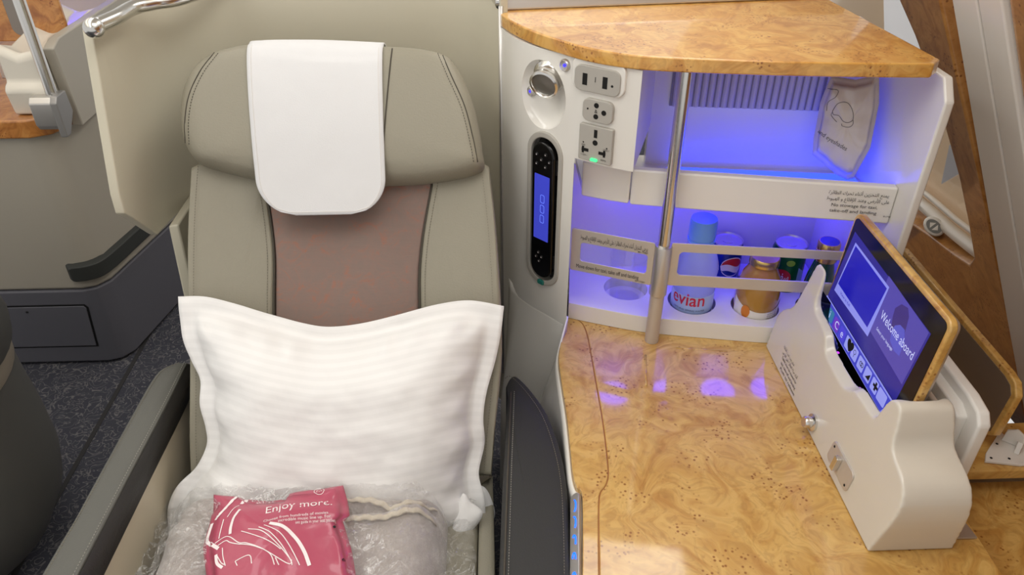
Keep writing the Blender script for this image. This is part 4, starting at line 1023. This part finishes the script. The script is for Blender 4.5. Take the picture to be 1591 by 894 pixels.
pt = BVHTree.FromPolygons([v.co[:] for v in pouch.data.vertices], [p.vertices[:] for p in pouch.data.polygons])
def on_pouch(a, b):
    p = q0+px_*a+py_*b; h, n_, i_, d_ = pt.ray_cast(p+pn*.1, -pn); return (h if h is not None else p)+pn*.0006
M_GINK = mat('print_grey', (96, 92, 92), .6)
def ptext(s, px, py, w_, size, px2, py2):
    a = pq(px, py); b = pq(px2, py2); r_ = math.atan2(b[1]-a[1], b[0]-a[0]); c, s_ = math.cos(r_), math.sin(r_)
    text('printed_words', s, size, (0, 0, 0), (1, 0, 0), UP, M_GINK, pouch, fn=lambda x, y: on_pouch(a[0]+x*c-y*s_, a[1]+x*s_+y*c), width=w_)
e0, e1 = pq(1275, 206), pq(1315, 230)
ptext('and eyeshades', 1270, 205, math.hypot(e1[0]-e0[0], e1[1]-e0[1])*1.1, .011, 1315, 232)
def pline(l, wd_=.0009):
    P = spline([Vector((*pq(*q), 0)) for q in l], 5); V = []
    for i, p in enumerate(P):
        t_ = (P[min(i+1, len(P)-1)]-P[max(i-1, 0)]).normalized(); e = Vector((-t_.y, t_.x, 0))*wd_/2
        V += [on_pouch(p.x+e.x, p.y+e.y), on_pouch(p.x-e.x, p.y-e.y)]
    obj('printed_line', V, [(2*i, 2*i+1, 2*i+3, 2*i+2) for i in range(len(P)-1)], M_GINK, pouch)
z8 = lambda l: [(980+x/2.98, 60+y/2.98) for x, y in l]
pline(z8([(935, 330), (960, 295), (1000, 290), (1025, 320), (1030, 365), (1010, 380), (985, 375), (965, 350), (940, 345), (935, 330)]))
pline(z8([(935, 335), (930, 350), (955, 378)])); pline(z8([(1030, 370), (1028, 390), (1010, 402), (980, 395), (978, 385)])); pline(z8([(912, 230), (960, 235), (950, 265), (915, 290), (908, 330)]))

# ================================================================== TABLET AND DOCK
dk = thing('tablet_dock', 'pearl white tablet dock with wavy rim standing on the burl table', 'dock', (.60, .9, TZ))
prof = [(1.160, TZ+.0006), (1.163, .640), (1.150, .662), (1.124, .688), (1.113, .740), (1.108, .780), (1.100, .794), (1.078, .796), (1.069, .785), (1.064, .742), (1.050, .727), (1.022, .724), (.995, .717), (.980, .700), (.960, .694), (.900, .692), (.880, .700), (.862, .711), (.808, .714),
        (.800, .728), (.796, .752), (.788, .766), (.776, .770), (.764, .764), (.754, .742), (.747, .722), (.734, .710), (.706, .703), (.688, .692), (.677, .672), (.675, .640), (.680, .60), (.684, TZ+.0006)]
pf = spline([(a, b, 0) for a, b in prof[1:]], 3); pf = [(p.x, p.y) for p in pf]; pf = [prof[0]]+pf
V = []; n = len(pf)
def xl(z): return .541+(z-TZ)*.14
def xr(z): return .668-(z-TZ)*.10
for y, z in pf: V.append((xl(z), y, z))
for y, z in pf: V.append((xr(z)+.0, y, z if y < .80 or y > 1.1 else max(z, .745)))
F = [tuple(range(n)), tuple(range(n, 2*n))[::-1]]+[(i, (i+1) % n, n+(i+1) % n, n+i) for i in range(n)]
dock = obj('dock_body', V, F, M_DOCK, dk)
cutr = prism('slot', rr(.067, .330, .02, 5), (.6105, .9465, 0), (1, 0, 0), (0, 1, 0), UP, .60, .95, M_DOCK)
cut(dock, [cutr])
md = dock.modifiers.new('rm', 'REMESH'); md.mode = 'VOXEL'; md.voxel_size = .0018
md = dock.modifiers.new('sm', 'SMOOTH'); md.factor = .5; md.iterations = 16
bpy.context.view_layer.update(); bake(dock); dock.data.polygons.foreach_set('use_smooth', [True]*len(dock.data.polygons))
zb0 = min(v.co.z for v in dock.data.vertices)
for v in dock.data.vertices: v.co.z += TZ+.0006-zb0 if v.co.z < .58 else 0
prism('slot_lining', rr(.066, .329, .0198, 5), (.6105, .9465, 0), (1, 0, 0), (0, 1, 0), UP, .6001, .602, M_MBLACK, dk)
# black inner lip that shows between the rim and the glass
ins = [(p[0], p[1]-.004) for p in pf if .81 < p[0] < 1.09]
V = []; 
for y, z in ins: V += [(.5760, y, .605), (.5760, y, min(z, .76)), (.5960, y, .605), (.5960, y, min(z, .76)-.026)]
F = []
for i in range(len(ins)-1): F += [(4*i, 4*i+1, 4*i+5, 4*i+4), (4*i+2, 4*i+6, 4*i+7, 4*i+3), (4*i+1, 4*i+3, 4*i+7, 4*i+5)]
obj('slot_edge', V, F, M_BLACK, dk, smooth=False)
for y_ in (.985, .895): lathe('sensor_light', [(.003, .0), (.002, .0012), (0, .0015)], (.586, y_, .6905), mat('sensor_violet', (150, 40, 190), .3, emit=(190, 60, 230), estr=1.3), dk, 10)
def onleft(px, py):
    p = PL(px, py, Vector((.541, 0, TZ)), Vector((1, 0, -.14))); return p
LN = Vector((-1, 0, .14)).normalized(); LT = Vector((0, -1, 0)); LU = LT.cross(LN)*-1
LU = Vector((.14, 0, 1)).normalized()
kp = onleft(1264, 657)
lathe('latch_knob', [(.015, 0), (.015, .004), (.010, .006), (.010, .016), (.0085, .018), (0, .018)], kp, M_CHROME, dk, 24, LT, LU, LN)
hp2 = onleft(1307, 724)
hk = prism('hook_plate', rr(.076, .038, .008, 5), hp2, LT, LU, LN, -.001, .003, M_ALUW, dk, .0012)
prism('hook', rr(.010, .026, .002, 4), hp2-LT*.004, LT, LU, LN, .003, .012, M_CHROME, hk, .001)
prism('hook_mark', rr(.007, .016, .002, 4), hp2-LT*.012, LT, LU, LN, .003, .0034, mat('print_violet', (120, 100, 200), .4), hk)
for sx, sy in ((-.030, .011), (.030, -.011)): prism('screw', circ(.0022, 10), hp2+LT*sx+LU*sy, LT, LU, LN, .003, .0034, M_HOLE, hk)
for k, s in enumerate(('تحذير: يجب تثبيت الشاشة', 'أثناء حركة الطائرة على الأرض', 'Tablet must be stowed for', 'taxi, take-off and landing', 'Push to release')):
    p_ = onleft(1218, 540)-LU*(.0095*k)-Vector((0, .004, 0))*k; sx = arab(s) if k < 2 else s
    text('notice_text', sx, .0078, p_, LT, LU, M_INK, dk, width=.075 if k else .055, depth=.0006)
# folded cover plate behind the dock, and the sliding base plate
cvp = [(.755, .60), (.755, .74), (.768, .756), (.80, .762), (1.10, .765), (1.12, .75), (1.12, .60)]
prism('cover_plate', cvp, (0, 0, 0), (0, 1, 0), UP, (1, 0, 0), .684, .704, mat('white_plastic'), dk, .005)
prism('cover_rib', [(.78, .60), (.78, .735), (.80, .745), (1.10, .748), (1.10, .60)], (0, 0, 0), (0, 1, 0), UP, (1, 0, 0), .668, .686, mat('white_plastic'), dk, .004)
prism('slide_plate', [(.665, .70), (.712, .70), (.700, .80), (.665, .80)], (0, 0, 0), (1, 0, 0), (0, 1, 0), UP, TZ+.0005, TZ+.004, M_ALU, dk, .0008)

tab = thing('tablet', 'burl wood framed tablet with a lit welcome screen standing in the white dock', 'tablet', (.615, .95, .605))
tb0 = Vector((.598, .943, .655)); tbU = Vector((0, -1, 0)); tbV = Vector((.06, 0, 1)).normalized(); tbN = tbU.cross(tbV)   # screen side looks to -x
if tbN.x > 0: tbN = -tbN
TWd, THt = .312, .276
tc_ = tb0+tbV*(.2445-THt/2)
prism('wood_frame', rr(TWd, THt, .016, 6), tc_, tbU, tbV, tbN, -.012, .0, M_BURL, tab, .003)
prism('back_shell', rr(TWd-.012, THt-.012, .012, 6), tc_, tbU, tbV, tbN, -.020, -.012, M_ALU, tab, .003)
prism('glass_bezel', rr(TWd-.014, THt-.014, .010, 6), tc_, tbU, tbV, tbN, .0, .0009, M_BLACK, tab)
def scr(px, py): 
    p = PL(px, py, tc_+tbN*.0012, tbN)-tc_; return (p.dot(tbU), p.dot(tbV))
def flat(name, px, m_, lift, quad=None): 
    return prism(name, quad or [scr(*q) for q in px], tc_, tbU, tbV, tbN, .0008+lift, .0010+lift, m_, tab)
zs_ = lambda l: [(1240+x/2.485, 320+y/2.485) for x, y in l]
zt = lambda l: [(1280+x/4.0625, 340+y/4.0625) for x, y in l]
s_tl, s_tr, s_br, s_bl = (scr(*q) for q in zs_([(220, 100), (512, 495), (372, 760), (115, 345)]))
def em(name, rgb, k=.9): return mat(name, tuple(c*.3 for c in rgb), .25, emit=rgb, estr=k)
flat('screen', None, em('screen_indigo', (46, 40, 140), .8), .0001, [s_tl, s_tr, s_br, s_bl])
# lighter haze shapes of the welcome picture
flat('screen_picture', zs_([(350, 270), (505, 490), (400, 690), (270, 470)]), em('screen_violet', (84, 74, 170), .8), .0002)
flat('screen_picture', zs_([(365, 430), (375, 395), (400, 380), (425, 395), (428, 430), (410, 500), (385, 540), (360, 470)]), em('screen_plum', (64, 48, 120), .8), .0003)
flat('screen_picture', zs_([(362, 480), (375, 462), (395, 460), (412, 480), (410, 530), (390, 580), (370, 560), (355, 520)]), em('screen_lilac', (90, 90, 200), .8), .0004)
flat('video_window', zs_([(222, 142), (352, 315), (268, 505), (140, 325)]), em('screen_pale', (136, 140, 230), .9), .0003)
flat('video_image', zs_([(223, 155), (343, 320), (267, 470), (155, 300)]), em('screen_blue', (26, 24, 168), .9), .0004)
flat('menu_bar', zs_([(112, 345), (368, 758), (318, 800), (82, 390)]), em('screen_pale', (136, 140, 230)), .0002)
flat('menu_bar_inner', zs_([(113, 353), (360, 757), (316, 794), (86, 392)]), em('screen_menu', (70, 72, 196), .85), .0003)
cols = [(150, 154, 236), (60, 120, 160), (110, 60, 190), (80, 70, 210)]+[(150, 154, 236)]*6
ic0, ic1 = scr(*zs_([(105, 390)])[0]), scr(*zs_([(322, 740)])[0])
for k in range(10):
    f = k/9; c = (ic0[0]+(ic1[0]-ic0[0])*f, ic0[1]+(ic1[1]-ic0[1])*f)
    dl = ((ic1[0]-ic0[0])/9*.40)
    wdt = dl*1.0 if k < 9 else dl*1.25
    flat('menu_icon', None, em('icon_%d_%d_%d' % cols[k], cols[k], .9), .0004, [(c[0]+x, c[1]+y) for x, y in rr(wdt*2, dl*2.2, .003, 4)])
    txt = ('⌂', 'i', 'C', 'e', '♥', '⚲', '⚭', '◢', '✚', '')[k]
    if txt: text('icon_mark', txt, dl*2.0, tc_+tbU*(c[0]-dl*.5)+tbV*(c[1]-dl*.6)+tbN*.0016, tbU, tbV, em('screen_white', (200, 204, 250), .9) if k in (1, 2, 3) else M_INK, tab, depth=0)
w0, w1 = scr(*zs_([(318, 430)])[0]), scr(*zs_([(437, 600)])[0])
def stext(s, a, b, size, m_):
    r_ = math.atan2(b[1]-a[1], b[0]-a[0])*0; L_ = b[0]-a[0]
    text('screen_words', s, size, tc_+tbU*a[0]+tbV*(a[1]+b[1])/2+tbN*.0017, tbU, tbV, m_, tab, width=L_, depth=0)
stext('Welcome aboard', w0, w1, .022, em('screen_white', (200, 204, 250), .9))
stext('Select your language', scr(*zs_([(302, 478)])[0]), scr(*zs_([(362, 560)])[0]), .008, em('screen_white', (200, 204, 250), .9))
stext('View in full', scr(*zt([(105, 470)])[0]), scr(*zt([(160, 560)])[0]), .007, em('screen_blue', (26, 24, 168)))

# ================================================================== FLAP, LATCH PLATE
fb = thing('stowage_flap', 'burl edged stowage flap with a grey brown glossy face standing open behind the dock', 'flap', (.83, 1.05, .566))
fpt = [(.872, .600), (.866, .690), (.880, .708), (.90, .712), (1.27, .716), (1.30, .70), (1.30, .567), (.95, .567), (.90, .575)]
prism('flap_board', fpt, (.822, 0, 0), (0, 1, 0), UP, (1, 0, 0), .0, .013, M_BURL, fb, .003)
prism('flap_face', [(.882, .601), (.876, .686), (.886, .698), (.904, .702), (1.268, .706), (1.29, .695), (1.29, .575), (.95, .575), (.905, .58)], (.822, 0, 0), (0, 1, 0), UP, (1, 0, 0), -.001, .001, mat('taupe_gloss', (112, 96, 82), .22, coat=.4), fb)
lt_ = thing('latch_plate', 'white plastic hinged latch plate on the burl window ledge', 'latch', (.84, .86, .567))
lpx = [(1530, 718), (1531, 706), (1553, 672), (1563, 680), (1580, 668), (1600, 690), (1610, 722), (1585, 724)]
prism('base', [(p.x, p.y) for p in (U(px, py, z=.569) for px, py in lpx)], (0, 0, 0), (1, 0, 0), (0, 1, 0), UP, .5665, .5715, mat('white_plastic'), lt_, .001)
a = U(1572, 690, z=.572)
prism('tab', [(-.016, 0), (.016, 0), (.014, .024), (0, .032), (-.014, .024)], a, (.75, -.65, 0), UP, (.65, .75, 0), -.002, .002, mat('white_plastic'), lt_, .001)
prism('lever', [(-.004, 0), (.030, .0), (.006, .018)], a+Vector((-.004, -.02, 0)), (.6, .8, 0), UP, (.8, -.6, 0), -.004, .004, mat('white_plastic'), lt_, .001)
for px, py in ((1540, 712), (1549, 690), (1568, 713)):
    b = U(px, py, z=.5717); prism('screw_hole', circ(.0022, 10), b, (1, 0, 0), (0, 1, 0), UP, 0, .0003, M_HOLE, lt_)

# ================================================================== ACROSS THE AISLE
fc = thing('front_console', 'grey console across the aisle with a dark kick panel and black bumper strip', 'console', (-1.4, 2.1, 0))
fcp = [(-1.80, 1.85), (-1.155, 1.85), (-1.118, 1.862), (-1.09, 1.90), (-1.00, 2.35), (-.98, 2.7), (-1.80, 2.7)]
kb = prism('kick_panel', fcp, (0, 0, 0), (1, 0, 0), (0, 1, 0), UP, .008, .268, M_KICK, fc, .006)
prism('console_body', [(x, y+.004) if y < 2.6 else (x, y) for x, y in fcp], (0, 0, 0), (1, 0, 0), (0, 1, 0), UP, .268, .735, M_CONS, fc, .012)
prism('drawer_front', [(-1.70, .072), (-1.172, .072), (-1.160, .208), (-1.166, .216), (-1.70, .216)], (0, 1.8495, 0), (1, 0, 0), UP, (0, -1, 0), -.001, .003, M_KICK, fc, .0015)
prism('drawer_gap', [(-1.72, .067), (-1.167, .067), (-1.154, .210), (-1.162, .221), (-1.72, .221)], (0, 1.8499, 0), (1, 0, 0), UP, (0, -1, 0), -.001, .001, M_MBLACK, fc)
lathe('drawer_catch', [(.004, 0), (.003, .002), (0, .002)], (-1.33, 1.8465, .20), M_MBLACK, fc, 10, (1, 0, 0), UP, (0, -1, 0))
bs = spline([(-1.165, 1.842, 0), (-1.118, 1.853, 0), (-1.082, 1.895, 0), (-1.05, 2.05, 0), (-1.015, 2.24, 0)], 4)
V = []; F = []
for i, p in enumerate(bs):
    e = .004 if i in (0, len(bs)-1) else 0; 
    V += [Vector((p.x-.012, p.y+.012, .300+e)), Vector((p.x+.004, p.y-.006, .306+e)), Vector((p.x+.004, p.y-.006, .352-e)), Vector((p.x-.012, p.y+.012, .358-e))]
for i in range(len(bs)-1): F += [(4*i+j, 4*i+(j+1) % 4, 4*i+4+(j+1) % 4, 4*i+4+j) for j in range(4)]
k = 4*(len(bs)-1); F += [(0, 1, 2, 3), (k, k+1, k+2, k+3)]
obj('bumper_strip', V, F, M_RUBBER, fc, smooth=False, bevel=.003)
prism('rear_panel', [(1.92, .735), (1.90, .94), (1.94, .955), (2.70, .955), (2.70, .735)], (0, 0, 0), (0, 1, 0), UP, (1, 0, 0), -1.062, -1.035, M_CONS, fc, .004)
lathe('fastener', [(.006, 0), (.005, .003), (0, .003)], (-1.0, 2.33, .30), M_MBLACK, fc, 10, (0, 1, 0), UP, (1, 0, 0))
# its burl table, dock, pole
ft = prism('front_table', [(-1.80, 1.835), (-1.13, 1.835), (-1.085, 1.86), (-1.062, 1.91), (-1.062, 2.69), (-1.80, 2.69)], (0, 0, 0), (1, 0, 0), (0, 1, 0), UP, .736, .785, M_BURLN, None, .006)
tag(ft, 'burl wood table corner across the aisle at the left edge', 'table')
fd = thing('front_dock', 'white tablet dock standing on the burl table across the aisle', 'dock', (-1.11, 2.0, .786))
yp = [(1.868, .786), (1.858, .85), (1.868, .862), (1.880, .868), (1.880, .93), (1.895, .945), (1.95, .925), (2.02, .935), (2.20, .955), (2.25, .95), (2.25, .786)]
V = []; n = len(yp)
for x, dz in ((-1.165, .012), (-1.120, -.012), (-1.064, .0)):
    for y, z in yp: V.append((x, y, z+(dz if z > .9 else 0)))
F = [tuple(range(n)), tuple(range(2*n, 3*n))[::-1]]
for s in (0, n): F += [(s+i, s+(i+1) % n, s+n+(i+1) % n, s+n+i) for i in range(n)]
obj('dock_body', V, F, M_DOCK, fd, bevel=.008)
fp = thing('front_pole', 'chrome pole rising from a silver bracket on the burl table across the aisle', 'pole', (-1.055, 1.845, .74))
lathe('pole', [(.0135, .80), (.0135, 1.6)], (-1.052, 1.858, 0), M_CHROME, fp, 20)
prism('bracket', [(1.825, .775), (1.825, .83), (1.835, .842), (1.875, .842), (1.882, .786), (1.835, .760)], (0, 0, 0), (0, 1, 0), UP, (1, 0, 0), -1.098, -1.045, M_ALU, fp, .003)
prism('bracket_cap', [(1.820, .745), (1.820, .832), (1.832, .846), (1.878, .846), (1.884, .79), (1.84, .745)], (0, 0, 0), (0, 1, 0), UP, (1, 0, 0), -1.045, -1.028, mat('bracket_grey', (150, 148, 146), .4, .6), fp, .003)
fb2 = thing('front_tablet', 'burl backed tablet standing in the dock across the aisle', 'tablet', (-1.17, 2.1, .95))
prism('wood_back', rr(.20, .30, .02, 5), (-1.175, 2.08, 1.06), (1, 0, 0), UP, (0, -1, 0), 0, .012, M_BURLN, fb2, .003)
prism('grey_inset', rr(.045, .12, .022, 6), (-1.190, 2.08, .985), (1, 0, 0), UP, (0, -1, 0), .012, .015, mat('inset_grey', (134, 128, 122), .5), fb2, .002)
ff = thing('front_shelf_unit', 'violet-lit shelf recess across the aisle behind the white dock', 'shelf', (-1.2, 2.6, .78))
box('shelf_back', -1.70, -1.063, 2.62, 2.66, .786, 1.25, M_WHITE, ff)
box('shelf_board', -1.70, -1.063, 2.40, 2.62, 1.055, 1.075, M_WHITE, ff, .003)
box('light_strip', -1.55, -1.12, 2.585, 2.605, 1.050, 1.0545, M_LEDD, ff)
gb = thing('front_bottle', 'small dark green bottle with a pale cap on the lit shelf across the aisle', 'bottle', (-1.09, 2.55, .786))
lathe('bottle_body', [(.026, .778), (.028, .79), (.028, .86), (.014, .91), (.014, .93)], (-1.10, 2.55, 0), mat('green_glass'), gb, 20)
lathe('cap', [(.0155, .925), (.0155, .955), (0, .957)], (-1.10, 2.55, 0), mat('gold_cap'), gb, 20)
fq = lathe('front_rail', [(.011, .786), (.011, 1.5)], (-1.33, 2.16, 0), M_ALU, None, 16); tag(fq, 'thin metal upright at the far left edge', 'pole')
# rounded end of the seat across the aisle
rs = thing('aisle_seat_shell', 'dark grey rounded seat shell end at the lower left edge', 'seat shell', (-1.22, 1.15, 0))
lathe('shell_body', [(.10, .004), (.16, .03), (.22, .09), (.262, .17), (.276, .24), (.276, .34), (.270, .44), (.268, .50)], (-1.22, 1.15, 0), M_ROUND, rs, 48)
lathe('shell_band', [(.268, .50), (.272, .505), (.274, .545), (.268, .55)], (-1.22, 1.15, 0), mat('shell_band_taupe', (150, 140, 126), .5), rs, 48)
lathe('shell_cap', [(.268, .55), (.284, .555), (.290, .59), (.284, .635), (.26, .655), (0, .665)], (-1.22, 1.15, 0), mat('shell_cap_dark', (70, 69, 66), .5), rs, 48)
